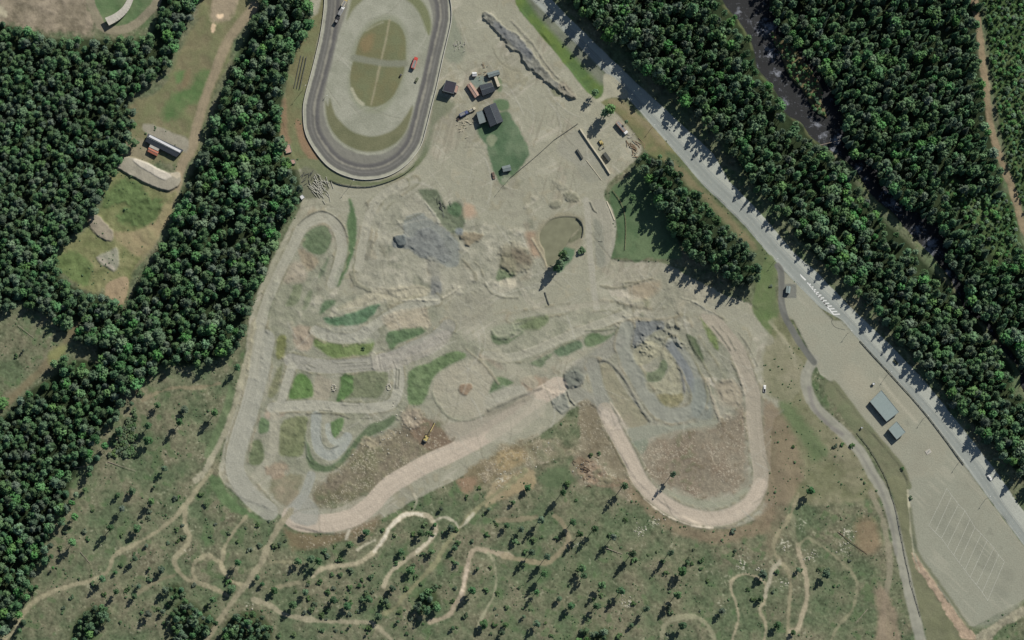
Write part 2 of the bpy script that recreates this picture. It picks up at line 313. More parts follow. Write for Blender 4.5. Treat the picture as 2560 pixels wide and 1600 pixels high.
# ---- highway verges, highway
P(T(2, 0, (30, -300), (160, -300), (230, 0), (600, 380), (860, 660), (870, 800), (860, 960), (760, 900), (680, 840), (430, 520), (200, 250), (40, 40)), (86, 108, 66), f=4, rag=2, cl='lawn', rgb2=(98, 116, 62))
P(T(2, 0, (120, -300), (230, 0), (330, 100), (862, 650), (872, 780), (800, 760), (500, 430), (150, 20)), (112, 116, 100), f=14, rag=3, var=.05)
P(T(2, 0, (850, 950), (1000, 925), (1080, 970), (1250, 1130), (1430, 1310), (1620, 1512), (1400, 1512), (1260, 1420), (1130, 1230), (1000, 1080), (900, 1020)), (100, 112, 74), f=6, rag=3, cl='lawn', rgb2=(122, 116, 86))
P(T(2, 0, (900, 950), (1010, 930), (1100, 990), (1430, 1330), (1380, 1330), (1120, 1080)), (130, 122, 96), f=8, a=.8)
P(T(2, 1, (1450, -60), (1580, -20), (1800, 240), (2200, 640), (2419, 860), (2480, 1000), (2419, 1120), (2300, 1250), (2240, 900), (1900, 500), (1700, 300)), (94, 104, 74), f=8, rag=4, cl='ground')
P(T(2, 1, (1450, 0), (1570, 40), (1800, 270), (2050, 520), (2300, 800), (2260, 830), (1950, 520), (1700, 260)), (130, 118, 93), f=12, rag=6, a=.65)
Ledge = T(2, 0, (40, -180), (200, 0), (340, 130), (860, 660), (1260, 1110), (1590, 1490))+T(2, 1, (1800, 230), (2000, 420), (2200, 620))+T(3, 1, (0, 880), (250, 1150), (500, 1400))+T(3, 2, (700, 0), (870, 200), (1200, 560), (1500, 900), (1850, 1360))+T(3, 3, (2100, 190), (2419, 620), (2700, 990))
Redge = T(2, 0, (110, -180), (270, 0), (400, 130), (930, 650), (1330, 1070), (1720, 1455))+T(2, 1, (1920, 150), (2130, 340), (2340, 570))+T(3, 1, (120, 810), (380, 1080), (650, 1340))+T(3, 2, (840, 50), (1060, 290), (1400, 660), (1720, 1020), (2040, 1400))+T(3, 3, (2240, 230), (2540, 640), (2760, 920))
Sedge = T(2, 0, (200, -180), (380, 0), (540, 170), (1130, 740), (1500, 1080), (1900, 1450))+T(2, 1, (2060, 210), (2280, 430), (2440, 610))+T(3, 1, (250, 880), (480, 1080), (760, 1370))+T(3, 2, (960, 50), (1180, 260), (1520, 620), (1850, 1040), (2150, 1420))+T(3, 3, (2340, 190), (2640, 600), (2860, 890))
HW = Ledge+Sedge[::-1]
P(HW, (164, 167, 156), f=2, rag=1.2, sm=False, cl='road_shoulder', var=.05)
P(Ledge+Redge[::-1], (145, 150, 143), f=1.5, rag=.5, sm=False, cl='highway', var=.05)
mid = [((a[0]+b[0])/2, (a[1]+b[1])/2) for a, b in zip(Ledge, Redge)]
Lr(mid, 19, (136, 141, 134), f=3, stripe=.07, sm=False, a=.7)
hm = poly_mask(HW, 10, 0, False); Z *= (1-hm)
# junction mouth
P(T(2, 0, (870, 700), (1000, 760), (1100, 880), (1060, 940), (960, 920), (840, 960), (700, 1080), (620, 1010), (760, 960), (860, 880)), (160, 158, 138), f=4, rag=2, cl='gravel_yard')

# ---- lower right: lot, verge island, access road
P(T(3, 1, (0, 900), (90, 1010), (70, 1200), (100, 1512), (60, 1700), (-60, 1560), (-150, 1400), (-100, 1150)), (94, 112, 72), f=5, rag=3, cl='lawn', rgb2=(106, 116, 82))
LOT = T(3, 1, (90, 1000), (160, 1060), (260, 1160), (500, 1405), (610, 1515))+T(3, 2, (690, 5), (870, 205), (1200, 565), (1500, 905), (1850, 1365))+T(3, 3, (2095, 195), (2419, 630), (2800, 1100), (2800, 960), (2419, 1130), (1950, 1385), (1870, 1375), (1430, 760), (1340, 400), (1310, 0))+T(3, 2, (1240, 1370), (900, 975), (600, 590), (490, 510), (440, 400), (240, 0))+T(3, 1, (180, 1500), (110, 1300), (100, 1120))
P(LOT, (152, 151, 133), f=2.5, rag=1.5, sm=False, cl='parking_lot', var=.045, patch=.05, rgb2=(146, 147, 130))
lm = poly_mask(LOT, 6, 0, False); Z *= (1-lm)
P(T(3, 3, (1900, 0), (2000, 150), (2419, 700), (2419, 1130), (1950, 1385), (1430, 760), (1340, 400), (1310, 0)), (142, 144, 128), f=14, rag=5, a=.6)
for q in ((1600, 360), (1720, 300), (1850, 560), (2000, 640), (1700, 480), (2080, 780), (2260, 900), (1900, 430), (2200, 1050)):
    P(T(3, 3, (q[0]-70, q[1]-40), (q[0]+40, q[1]-60), (q[0]+70, q[1]+50), (q[0]-30, q[1]+70)), (124, 126, 112), f=14, rag=8, a=.4)
paint(np.clip((NI*.6+NF*.6-.25)*2, 0, 1)*lm, (138, 138, 122), a=.5)
paint(np.clip((S2*.8+NB*.5-.5)*3, 0, 1)*lm, (164, 162, 144), a=.4)
paint(np.clip((NC*.7+ND*.6-.75)*4, 0, 1)*lm, (124, 124, 110), a=.45)
P(T(3, 2, (700, 560), (900, 760), (1000, 640), (800, 420)), (162, 158, 138), f=25, rag=5, a=.5)
Lr(T(3, 2, (1060, 560), (1200, 740), (1400, 960)), 8, (168, 165, 146), f=5, a=.7)
P(T(3, 2, (545, 600), (600, 575), (660, 600), (900, 920), (1100, 1150), (1280, 1370), (1340, 1512), (1340, 1600), (1140, 1560), (1000, 1300), (900, 1130), (820, 1060), (730, 960), (620, 780), (550, 680)), (114, 115, 91), f=5, rag=2, cl='lawn', rgb2=(104, 110, 84))
P(T(3, 3, (1130, -10), (1290, -10), (1335, 300), (1370, 640), (1480, 870), (1640, 1150), (1850, 1400), (2000, 1800), (1600, 1800), (1480, 1400), (1400, 1100), (1330, 850), (1270, 560), (1200, 200)), (116, 117, 92), f=5, rag=2, cl='lawn', rgb2=(110, 112, 86))
P(T(3, 3, (1370, 680), (1440, 770), (1880, 1385), (2020, 1500), (1850, 1500), (1770, 1400), (1640, 1190), (1500, 960), (1380, 810)), (168, 150, 128), f=4, rag=6, var=.25, rough=.5, cl='gravel_bank')
P(T(3, 3, (1960, 1480), (2100, 1380), (2419, 1190), (2800, 990), (2800, 1100), (2419, 1290), (2200, 1420), (2050, 1600)), (150, 146, 124), f=4, rag=6, var=.3, rough=.4, cl='gravel_bank')
Lr(T(3, 3, (1320, 100), (1340, 350), (1375, 680), (1430, 850)), 4, (168, 164, 140), f=3, rag=3)
Lr(T(3, 3, (1345, 280), (1385, 560), (1440, 740), (1700, 1100), (1890, 1385)), 9, (104, 108, 84), f=6, rag=3, a=.8)
P(T(3, 2, (150, 850), (0, 700), (-60, 400), (60, 0), (230, 0), (330, 260), (420, 460), (330, 560), (420, 760), (700, 1060), (1040, 1512), (1040, 1700), (0, 1700), (60, 1300)), (116, 116, 88), f=12, rag=8, a=.8, rgb2=(132, 128, 104), var=.1, cl='ground')
P(T(3, 2, (100, 760), (250, 820), (420, 1050), (560, 1250), (420, 1330), (330, 1150), (160, 950)), (96, 112, 78), f=16, rag=10, a=.8)
P(T(3, 2, (-60, 820), (140, 900), (280, 1200), (320, 1500), (200, 1700), (-60, 1700)), (130, 116, 96), f=16, rag=10, a=.7)
Lr(T(3, 2, (20, 20), (150, 180), (240, 330), (260, 430)), 9, (150, 146, 124), f=6, a=.6, rag=3)
P(T(3, 3, (20, 0), (200, 60), (60, 700), (-40, 500)), (122, 112, 92), f=16, rag=10, a=.6)
Lr(T(3, 2, (430, 380), (360, 520), (370, 650), (460, 830), (700, 1060), (880, 1260), (1000, 1480))+T(3, 3, (1060, 60), (1150, 260), (1220, 550), (1290, 850), (1350, 1130), (1420, 1420), (1500, 1800)), 27, (144, 143, 128), f=5, rag=2, stripe=.05, cl='access_road')
Lr(T(3, 2, (390, 640), (430, 820), (560, 980), (700, 1080)), 10, (124, 121, 114), f=6, a=.8)
Lr(T(3, 2, (820, 1180), (930, 1360), (1020, 1512))+T(3, 3, (1080, 120), (1170, 420), (1210, 700)), 8, (122, 121, 112), f=6, a=.7)
Lr(T(3, 1, (90, 1000), (125, 1080), (130, 1350), (170, 1500))+T(3, 2, (210, 60), (310, 230), (435, 400)), 16, (104, 105, 98), f=3, rag=1, cl='access_road')
P(T(3, 1, (150, 1170), (270, 1170), (265, 1300), (165, 1300)), (118, 120, 112), f=2, sm=False)
Lr(T(3, 3, (970, 120), (1070, 330), (1130, 600), (1150, 860), (1110, 1100), (1080, 1400), (1080, 1700)), 15, (140, 134, 114), f=6, rag=4, a=.8, cl='path')
P(T(3, 3, (1010, 1050), (1130, 1050), (1240, 1400), (1240, 1600), (1000, 1600), (1040, 1350)), (142, 128, 108), f=10, rag=6, a=.8, var=.15)
P(T(3, 3, (830, 400), (1000, 380), (1060, 560), (980, 700), (850, 620)), (136, 118, 94), f=20, rag=8, a=.7)

# ---- lawns
P(T(2, 1, (1200, 60), (1080, 170), (950, 250), (920, 380), (975, 560), (990, 700), (962, 830), (925, 930), (1080, 930), (1180, 965), (1300, 920), (1420, 940), (1600, 900), (1500, 600), (1350, 350)), (80, 103, 72), f=6, rag=5, cl='lawn', var=.10, rgb2=(94, 110, 80), patch=.1)
P(F((1125, 300), (1190, 262), (1212, 285), (1250, 365), (1195, 432), (1180, 430), (1162, 395), (1150, 345)), (80, 103, 76), f=6, rag=5, cl='lawn', var=.12, rgb2=(98, 113, 88), patch=.12)
P(T(1, 0, (2180, 1300), (2240, 1270), (2280, 1310), (2250, 1370), (2190, 1370)), (132, 138, 112), f=5, a=.8)
P(T(1, 0, (2250, 950), (2370, 950), (2385, 1020), (2300, 1050)), (96, 116, 86), f=6)
P(T(1, 0, (2030, 750), (2150, 720), (2190, 800), (2100, 830), (2060, 800)), (122, 134, 124), f=3)
P(T(1, 0, (2240, 740), (2310, 740), (2330, 850), (2280, 850)), (110, 122, 96), f=5)

# ---- disturbed ground between the circuit lanes
for pts, c1, c2 in ((F((625, 700), (690, 600), (730, 560), (790, 600), (770, 690), (900, 690), (1010, 690), (1060, 760), (1170, 850), (1130, 930), (1000, 960), (960, 1010), (840, 1080), (730, 1120), (640, 1110), (590, 1120), (572, 1060), (610, 900)), (130, 133, 113), (146, 146, 129)),
                    (F((1150, 800), (1290, 730), (1470, 760), (1430, 800), (1260, 860), (1160, 850)), (130, 133, 113), (146, 146, 128)),
                    (F((880, 470), (1000, 440), (1100, 520), (1270, 570), (1280, 700), (1150, 690), (1000, 700), (860, 700), (850, 640)), (142, 142, 125), (158, 156, 139)),
                    (F((1450, 640), (1600, 650), (1700, 720), (1600, 740), (1500, 720)), (140, 140, 122), (154, 151, 133)),
                    (F((1480, 760), (1640, 750), (1760, 880), (1760, 1000), (1700, 1010), (1500, 1000), (1420, 900)), (130, 132, 115), (145, 143, 128))):
    P(pts, c1, f=22, rag=16, a=.75, var=.16, rgb2=c2, rough=.35)
rm_ = random.Random(17)
for (xa, ya, xb, yb, n_) in ((930, 560, 1330, 760, 60), (1520, 780, 1720, 900, 26), (700, 640, 840, 760, 14), (1230, 430, 1420, 520, 14), (760, 780, 1040, 860, 16), (1500, 690, 1700, 770, 12), (620, 780, 760, 900, 12), (1300, 900, 1440, 1010, 12), (1720, 900, 1850, 1050, 10)):
    for k_ in range(n_):
        x, y = rm_.uniform(xa, xb), rm_.uniform(ya, yb); r_ = rm_.uniform(3, 11); an = rm_.uniform(0, 3.1); q = []
        for j_ in range(7):
            t_a = 6.283*j_/7; rr0 = r_*rm_.uniform(.6, 1.3); u_, v_ = math.cos(t_a)*rr0*1.7, math.sin(t_a)*rr0; q.append((x+u_*math.cos(an)-v_*math.sin(an), y+u_*math.sin(an)+v_*math.cos(an)))
        P(q, rm_.choice([(124, 123, 106), (132, 132, 116), (168, 165, 147), (138, 133, 115), (116, 119, 102), (172, 168, 150)]), f=6, rag=5, a=rm_.uniform(.3, .7), z=rm_.uniform(-.2, .4), rough=.35)
# ---- yard details
GREENS = [
 (1, 1, GRN, [(880, 370), (920, 430), (952, 560), (955, 700), (930, 850), (885, 980), (830, 1100), (785, 1195), (735, 1180), (775, 1020), (850, 920), (870, 780), (858, 620), (880, 480)]),
 (1, 1, (92, 108, 80), [(430, 780), (480, 690), (560, 635), (640, 622), (700, 670), (720, 760), (690, 830), (620, 900), (540, 890), (480, 850)]),
 (1, 1, (104, 114, 92), [(690, 910), (665, 1020), (612, 1120), (590, 1080), (640, 980)]),
 (1, 1, (112, 120, 98), [(210, 1130), (160, 1330), (120, 1480), (80, 1440), (130, 1250), (180, 1120)]),
 (1, 1, (112, 120, 94), [(350, 1180), (440, 1170), (420, 1280), (370, 1370), (280, 1370), (330, 1260)]),
 (1, 1, (112, 120, 96), [(500, 1230), (540, 1250), (500, 1350), (450, 1420), (450, 1350)]),
 (1, 1, (90, 110, 82), [(640, 1340), (700, 1320), (760, 1330), (700, 1400), (600, 1460)]),
 (1, 1, (82, 110, 82), [(640, 1490), (790, 1480), (950, 1430), (1080, 1370), (1170, 1360), (1140, 1420), (1040, 1530), (900, 1560), (760, 1570), (690, 1550)]),
 (1, 1, (112, 120, 90), [(1480, 1400), (1380, 1430), (1250, 1470), (1190, 1530), (1300, 1500), (1430, 1450)]),
 (1, 1, (98, 108, 86), [(1530, 290), (1600, 270), (1700, 280), (1745, 330), (1800, 450), (1880, 390), (1930, 400), (1975, 500), (1960, 640), (1860, 690), (1760, 610), (1690, 520), (1620, 420)]),
 (1, 1, (82, 104, 76), [(1800, 450), (1880, 400), (1940, 440), (1920, 540), (1840, 520)]),
 (1, 1, (98, 112, 84), [(2350, 960), (2440, 880), (2440, 1090), (2330, 1130), (2270, 1130), (2300, 1030)]),
 (1, 2, (112, 116, 76), [(200, 160), (280, 150), (290, 260), (250, 360), (190, 350)]),
 (1, 2, (100, 118, 72), [(560, 170), (700, 205), (900, 215), (1080, 175), (1120, 200), (1070, 320), (950, 340), (800, 370), (700, 350), (600, 280), (540, 230)]),
 (1, 2, (94, 112, 82), [(1250, 130), (1430, 80), (1560, 65), (1620, 90), (1500, 160), (1400, 200), (1280, 250), (1300, 190)]),
 (1, 2, (112, 116, 88), [(250, 420), (230, 600), (170, 730), (110, 720), (150, 590), (200, 470)]),
 (1, 2, (88, 116, 66), [(350, 560), (430, 500), (510, 560), (530, 720), (310, 745)]),
 (1, 2, (104, 112, 86), [(800, 520), (1000, 490), (1230, 490), (1220, 640), (1150, 740), (1000, 730), (880, 740), (790, 780), (750, 760), (790, 640)]),
 (1, 2, (84, 112, 68), [(800, 520), (900, 510), (920, 640), (870, 720), (790, 775), (755, 755), (795, 640)]),
 (1, 2, (94, 114, 78), [(1460, 470), (1640, 400), (1860, 290), (1990, 340), (1820, 440), (1700, 520), (1640, 640), (1570, 790), (1460, 800), (1430, 720), (1430, 560)]),
 (1, 2, (92, 112, 80), [(2230, 580), (2310, 540), (2430, 580), (2400, 620), (2220, 700), (2200, 660)]),
 (1, 2, (90, 112, 78), [(50, 920), (120, 960), (110, 1050), (30, 1080), (20, 1000)]),
 (1, 2, (108, 116, 84), [(260, 950), (480, 920), (470, 1080), (450, 1230), (400, 1290), (230, 1280), (220, 1150)]),
 (1, 2, (88, 114, 72), [(720, 960), (820, 930), (810, 1030), (750, 1110), (690, 1090), (690, 1020)]),
 (1, 2, (88, 104, 76), [(480, 1150), (540, 1300), (640, 1370), (760, 1350), (850, 1240), (940, 1130), (1060, 1000), (1200, 950), (1300, 900), (1310, 960), (1180, 1060), (1010, 1140), (920, 1250), (780, 1400), (620, 1440), (490, 1370)]),
 (1, 2, (96, 108, 78), [(0, 1120), (60, 1150), (80, 1300), (40, 1370), (-60, 1360), (-60, 1200)]),
 (2, 2, (112, 120, 94), [(60, -10), (330, -40), (310, 40), (200, 80), (60, 110), (0, 80)]),
 (2, 2, (84, 104, 78), [(400, 280), (600, 190), (660, 250), (520, 330), (430, 330)]),
 (2, 2, (88, 108, 76), [(700, 150), (780, 115), (900, 150), (1000, 95), (900, 195), (720, 250), (680, 200)]),
 (2, 2, (98, 112, 86), [(180, 400), (390, 310), (330, 380), (280, 450), (220, 430)]),
 (2, 2, (98, 110, 84), [(1200, 470), (1260, 580), (1400, 575), (1475, 440), (1420, 370), (1370, 470), (1280, 500)]),
 (2, 2, (124, 122, 92), [(1380, 700), (1600, 680), (1600, 780), (1500, 840), (1400, 780)]),
 (2, 2, (104, 118, 76), [(1790, -20), (1900, 100), (1945, 200), (1950, 290), (1890, 240), (1830, 100)]),
 (2, 2, (80, 92, 68), [(1650, 150), (1740, 190), (1820, 390), (1740, 340)]),
 (2, 1, (116, 120, 96), [(-100, 900), (0, 880), (60, 960), (-60, 1040), (-110, 1020)]),
 (0, 2, (96, 112, 80), [(2170, 600), (2220, 700), (2150, 950), (2080, 1120), (1990, 1280), (1930, 1260), (2040, 1000), (2120, 800)]),
 (0, 3, (86, 108, 72), [(1960, -40), (2070, -20), (2160, 140), (2280, 250), (2419, 310), (2440, 370), (2300, 340), (2150, 260), (2040, 140)]),
 (2, 0, (112, 116, 92), [(370, 840), (480, 850), (470, 910), (400, 900)]),
]
for c, r, rgb, pts in GREENS:
    P(T(c, r, *pts), rgb, f=6, rag=4, cl='grass_patch', var=.2, rough=.3, a=.95, rgb2=(rgb[0]+8, rgb[1]+4, rgb[2]+6))
# blue-grey crushed rock
P(T(1, 1, (1395, 570), (1560, 500), (1600, 530), (1760, 640), (1890, 760), (1935, 900), (1900, 1010), (1800, 1000), (1660, 930), (1530, 920), (1440, 850), (1310, 820), (1295, 760), (1390, 710)), (130, 134, 126), f=6, rag=6, cl='gravel_yard', var=.12)
P(T(1, 1, (1530, 660), (1660, 640), (1800, 790), (1840, 940), (1700, 940), (1500, 890), (1470, 830), (1330, 820), (1300, 770), (1360, 715), (1470, 730)), (119, 122, 117), f=8, rag=7, var=.14, rough=.35, z=.4, cl='rubble_heap')
P(T(1, 1, (1310, 730), (1390, 715), (1420, 780), (1350, 820)), (96, 102, 100), f=4, z=1.2, rough=.5)
P(T(1, 1, (1680, 1100), (1740, 1150), (1750, 1280), (1690, 1325), (1640, 1250)), (112, 115, 112), f=6, rag=5, var=.12, rough=.3, a=.8)
P(T(1, 1, (1620, 920), (1720, 950), (1740, 1120), (1660, 1120)), (132, 132, 120), f=8, rag=5, a=.7)
P(T(1, 1, (1940, 690), (2140, 700), (2080, 780), (1990, 800)), (132, 124, 104), f=6, rag=6, rough=.8, z=.8, cl='rubble_heap')
P(T(1, 1, (1970, 430), (2060, 440), (2060, 540), (1970, 540)), (176, 152, 128), f=12, rag=5, a=.8)
P(T(1, 1, (1900, 640), (1950, 650), (1940, 700), (1890, 690)), (118, 124, 122), f=6)
# long rock heap beside the road
HEAP = T(1, 0, (2160, 110), (2230, 150), (2419, 300))+T(2, 0, (60, 330), (240, 560), (360, 700), (470, 800), (610, 930), (560, 930), (430, 850), (300, 760), (160, 640), (60, 500), (-60, 420))+T(1, 0, (2240, 270), (2170, 190))
P(HEAP, (112, 113, 106), f=4, rag=7, var=.22, z=1.6, rough=1.5, cl='rubble_heap', rgb2=(128, 127, 114))
P(T(1, 0, (2260, 200), (2419, 310))+T(2, 0, (180, 470), (160, 560), (0, 420))+T(1, 0, (2270, 290)), (100, 104, 108), f=8, rag=6, a=.6, rough=.6)
P(T(2, 0, (470, 770), (600, 900), (560, 940), (440, 840)), (128, 124, 110), f=5, rag=5, rough=1.0)
Lr(T(2, 0, (0, 200), (80, 290), (200, 420), (320, 600), (440, 740)), 6, (134, 132, 118), f=5, rag=5, z=.5, a=.7)
# gravel heaps around the small loop
P(T(2, 2, (1130, 60), (1200, 20), (1400, 10), (1440, 90), (1300, 130), (1200, 240), (1130, 240)), (112, 115, 112), f=6, rag=6, var=.15, rough=.8, cl='rubble_heap')
Lr(T(2, 2, (1080, 80), (1050, 250), (1120, 430), (1230, 640), (1380, 850), (1550, 900), (1720, 850), (1770, 720), (1720, 560), (1640, 400), (1520, 230)), 36, (138, 139, 126), f=8, rag=4, stripe=.07, cl='race_track')
Lr(T(2, 2, (760, 420), (820, 620), (860, 780), (960, 960)), 34, (140, 141, 128), f=6, rag=3, stripe=.06)
Lr(T(2, 2, (1000, 200), (800, 360), (640, 470), (560, 640), (680, 740), (800, 800)), 38, (136, 136, 124), f=10, rag=4, stripe=.06, a=.8)
Lr(T(2, 2, (1500, 240), (1590, 380), (1670, 520), (1700, 660)), 22, (116, 120, 118), f=6, rag=4, stripe=.1, cl='race_track')
P(T(2, 2, (1720, 560), (1830, 650), (1900, 930), (1700, 900)), (126, 131, 122), f=10, rag=4, a=.8)
P(T(2, 2, (1110, 1010), (1500, 1000), (1900, 940), (1900, 990), (1500, 1060), (1250, 1150), (1150, 1240)), (142, 144, 128), f=8, rag=5)
for q in ((1250, 180), (1180, 230), (1290, 250), (1450, 100), (1400, 170), (1520, 130), (1500, 60), (1570, 210), (1240, 300), (1340, 320), (1570, 60), (1460, 210), (1620, 250), (1390, 60)):
    P(T(2, 2, (q[0]-32, q[1]), (q[0], q[1]-26), (q[0]+34, q[1]), (q[0], q[1]+26)), (134, 133, 120), f=9, rag=9, z=1.3, rough=.6, a=.5)
P(T(2, 2, (1150, 290), (1290, 200), (1400, 240), (1540, 380), (1590, 560), (1610, 680), (1400, 690), (1300, 680), (1260, 590), (1410, 580), (1480, 430), (1400, 350), (1200, 430)), (150, 148, 126), f=6, rag=5, rough=.3)
P(T(2, 2, (840, 420), (920, 420), (1030, 560), (1150, 770), (1290, 960), (1080, 1010), (960, 790), (870, 620)), (146, 141, 120), f=5, rag=3, rgb2=(138, 136, 114))
Lr(T(2, 2, (830, 380), (920, 400), (1050, 540), (1140, 690), (1220, 840), (1300, 950)), 6, (112, 112, 102), f=6, rag=4, z=.8, a=.85)
Lr(T(2, 2, (1570, 400), (1610, 520), (1630, 680)), 7, (112, 114, 112), f=6, rag=5, z=.6)
Lr(T(2, 2, (1660, 150), (1700, 240), (1800, 390)), 5, (88, 94, 76), f=6, rag=6, z=.6)
Lr(T(2, 2, (2100, 420), (2160, 560), (2190, 700)), 7, (112, 113, 106), f=7, rag=5, z=.5)
P(T(2, 2, (500, 520), (590, 480), (670, 540), (640, 610), (530, 620)), (112, 113, 105), f=8, rag=8, z=1.1, rough=1.4, a=.85, cl='rubble_heap')
P(T(2, 2, (400, 700), (480, 680), (540, 820), (500, 880), (430, 860), (380, 780)), (134, 136, 124), f=6, rag=6, z=.8, rough=.8)
Lr(T(2, 2, (525, 680), (540, 740), (590, 800)), 3, (96, 98, 90), f=3, z=.8)
P(T(2, 2, (100, 560), (300, 540), (400, 650), (280, 700), (110, 720)), (152, 136, 116), f=12, rag=8, a=.8)
P(T(2, 2, (1860, 550), (1940, 560), (1920, 640), (1870, 610)), (176, 172, 156), f=5, rag=5)
P(T(2, 2, (1930, 600), (2050, 570), (2170, 650), (2160, 800), (2060, 810), (1940, 700)), (148, 140, 120), f=6, rag=6, rough=.4)
Lr(T(2, 2, (1850, 560), (1880, 700), (1930, 850), (1960, 960)), 8, (162, 155, 136), f=5, rag=6, a=.7, z=.5)
# soil areas
P(T(2, 2, (1200, 1240), (1300, 1130), (1500, 1080), (1700, 1030), (1920, 1000), (2080, 900), (2160, 800), (2215, 860), (2215, 1200), (2235, 1512), (2225, 1570), (2000, 1660), (1840, 1680), (1620, 1640), (1450, 1580), (1320, 1500)), (138, 130, 112), f=18, rag=14, cl='bare_soil', var=.24, rgb2=(118, 106, 90), rough=.25, patch=.08, a=.92)
P(T(2, 2, (1130, 1160), (1290, 1130), (1240, 1260), (1180, 1230)), (122, 132, 114), f=8, a=.7)
P(T(2, 3, (1450, 90), (1600, 150), (1850, 200), (2050, 180), (2200, 70), (2220, 130), (2050, 240), (1850, 260), (1620, 210)), (146, 148, 128), f=8, rag=6, a=.8)
P(T(2, 2, (640, 800), (780, 800), (880, 1000), (940, 1150), (1040, 1330), (1140, 1512), (1100, 1700), (860, 1560), (640, 1560), (540, 1400), (640, 1150)), (124, 116, 96), f=8, rag=7, cl='bare_soil', var=.12, rgb2=(132, 126, 106), rough=.3)
P(T(1, 2, (900, 1270), (1000, 1140), (1250, 1070), (1380, 960), (1420, 840), (1530, 830), (1610, 900), (1780, 1010), (1890, 1150), (1700, 1250), (1450, 1380), (1290, 1500), (1150, 1620), (900, 1720), (600, 1780), (500, 1700), (560, 1560), (700, 1450), (800, 1400)), (128, 119, 100), f=16, rag=15, cl='bare_soil', var=.32, rgb2=(98, 98, 74), rough=.5, patch=.16, a=.92)
P(T(1, 2, (1450, 1050), (1600, 920), (1760, 1030), (1870, 1150), (1700, 1230), (1560, 1180)), (120, 104, 88), f=10, rag=8, a=.8)
P(T(1, 2, (1390, 870), (1520, 830), (1580, 930), (1500, 1010), (1380, 990)), (152, 142, 124), f=14, rag=12, z=.7, a=.8, rough=.6)
P(T(1, 2, (1000, 1120), (1250, 1060), (1330, 1060), (1250, 1180), (1130, 1220), (1020, 1180)), (150, 142, 120), f=6, rag=16, a=.7, var=.3, rough=.8)
P(T(2, 2, (-200, 1250), (0, 1150), (250, 1120), (560, 1180), (640, 1260), (300, 1350), (0, 1560), (-300, 1600)), (128, 122, 98), f=14, rag=14, var=.2, rough=.4, a=.85, rgb2=(142, 134, 112), cl='bare_soil')
P(T(1, 2, (2000, 1400), (2200, 1300), (2450, 1180), (2560, 1260), (2419, 1400), (2150, 1560), (1950, 1580)), (120, 112, 86), f=10, rag=10, var=.22, rgb2=(136, 126, 104), cl='bare_soil')
P(T(2, 2, (-130, 1250), (80, 1230), (120, 1330), (-40, 1420), (-130, 1400)), (154, 138, 104), f=12, rag=8, a=.8)
P(T(2, 2, (-200, 1560), (0, 1450), (180, 1400), (230, 1500), (180, 1600), (20, 1640), (-250, 1760)), (160, 148, 120), f=8, rag=8, a=.9, rgb2=(150, 136, 106))
P(T(2, 2, (600, 1300), (700, 1290), (860, 1430), (940, 1500), (1100, 1512), (1000, 1590), (740, 1540), (620, 1440)), (122, 108, 88), f=8, rag=12, var=.3, rough=1.0, rgb2=(142, 126, 106))
P(T(2, 2, (230, 1500), (330, 1420), (480, 1380), (570, 1450), (620, 1530), (400, 1600)), (90, 106, 76), f=12, rag=8, a=.8)
P(T(1, 3, (270, 470), (500, 500), (760, 510), (1000, 400), (1180, 330), (1100, 480), (900, 560), (640, 620), (420, 680), (300, 600)), (122, 108, 84), f=14, rag=10, a=.8, rgb2=(116, 102, 82), cl='bare_soil')
P(T(2, 3, (1130, 20), (1260, 140), (1400, 290), (1560, 400), (1800, 480), (2050, 470), (2300, 370), (2419, 250), (2500, 300), (2419, 480), (2200, 560), (1900, 600), (1700, 560), (1450, 440), (1250, 280), (1080, 120)), (126, 112, 92), f=14, rag=12, a=.8, rgb2=(132, 120, 98), var=.18)
P(T(1, 3, (1900, 0), (2060, -40), (2080, 60), (1980, 130)), (140, 118, 96), f=10, rag=8, a=.8)
# dusty round pad
P(T(1, 2, (1830, 430), (2000, 380), (2130, 360), (2250, 560), (2190, 700), (2190, 850), (2060, 920), (1850, 900), (1720, 770), (1650, 650), (1700, 540)), (163, 158, 139), f=12, rag=8, a=.85, rgb2=(156, 153, 135), cl='gravel_yard')
for q in (0, 1, 2):
    o_ = 26*q
    Lr(T(1, 2, (1700+o_, 600), (1720+o_, 740-o_*.4), (1850+o_*.5, 880-o_), (2050, 905-o_)), 3, (148, 146, 126), f=3, a=.6)
P(T(1, 2, (1930, 620), (2020, 600), (2040, 640), (1990, 700), (1930, 690)), (138, 122, 102), f=5, rag=4, z=.6)
P(T(1, 2, (380, 60), (520, 60), (550, 180), (500, 280), (380, 260), (350, 130)), (152, 138, 120), f=8, rag=6, a=.7, rough=.3)
P(T(1, 2, (90, 860), (230, 820), (260, 900), (110, 930)), (168, 152, 134), f=10, rag=6, a=.7)
P(T(1, 2, (560, 540), (640, 540), (720, 600), (680, 760), (560, 750)), (156, 148, 130), f=8, a=.6)
P(T(1, 1, (200, 1040), (420, 960), (480, 1060), (450, 1160), (250, 1160)), (160, 150, 132), f=12, a=.6, rag=6)
P(T(1, 1, (400, 850), (480, 860), (600, 940), (540, 1040), (470, 1030)), (140, 132, 112), f=8, rag=6, rough=.5)
P(T(1, 2, (1240, 40), (1400, -20), (1600, -50), (1610, 40), (1300, 100)), (164, 158, 136), f=8, a=.8)
P(T(1, 1, (780, 1400), (900, 1340), (1100, 1260), (1300, 1220), (1600, 1200), (1620, 1260), (1300, 1290), (1050, 1370), (900, 1430)), (162, 158, 134), f=10, rag=5, a=.7)
P(T(1, 1, (1250, 1330), (1500, 1270), (1630, 1290), (1590, 1340), (1350, 1400), (1240, 1400)), (130, 128, 104), f=8, a=.7)
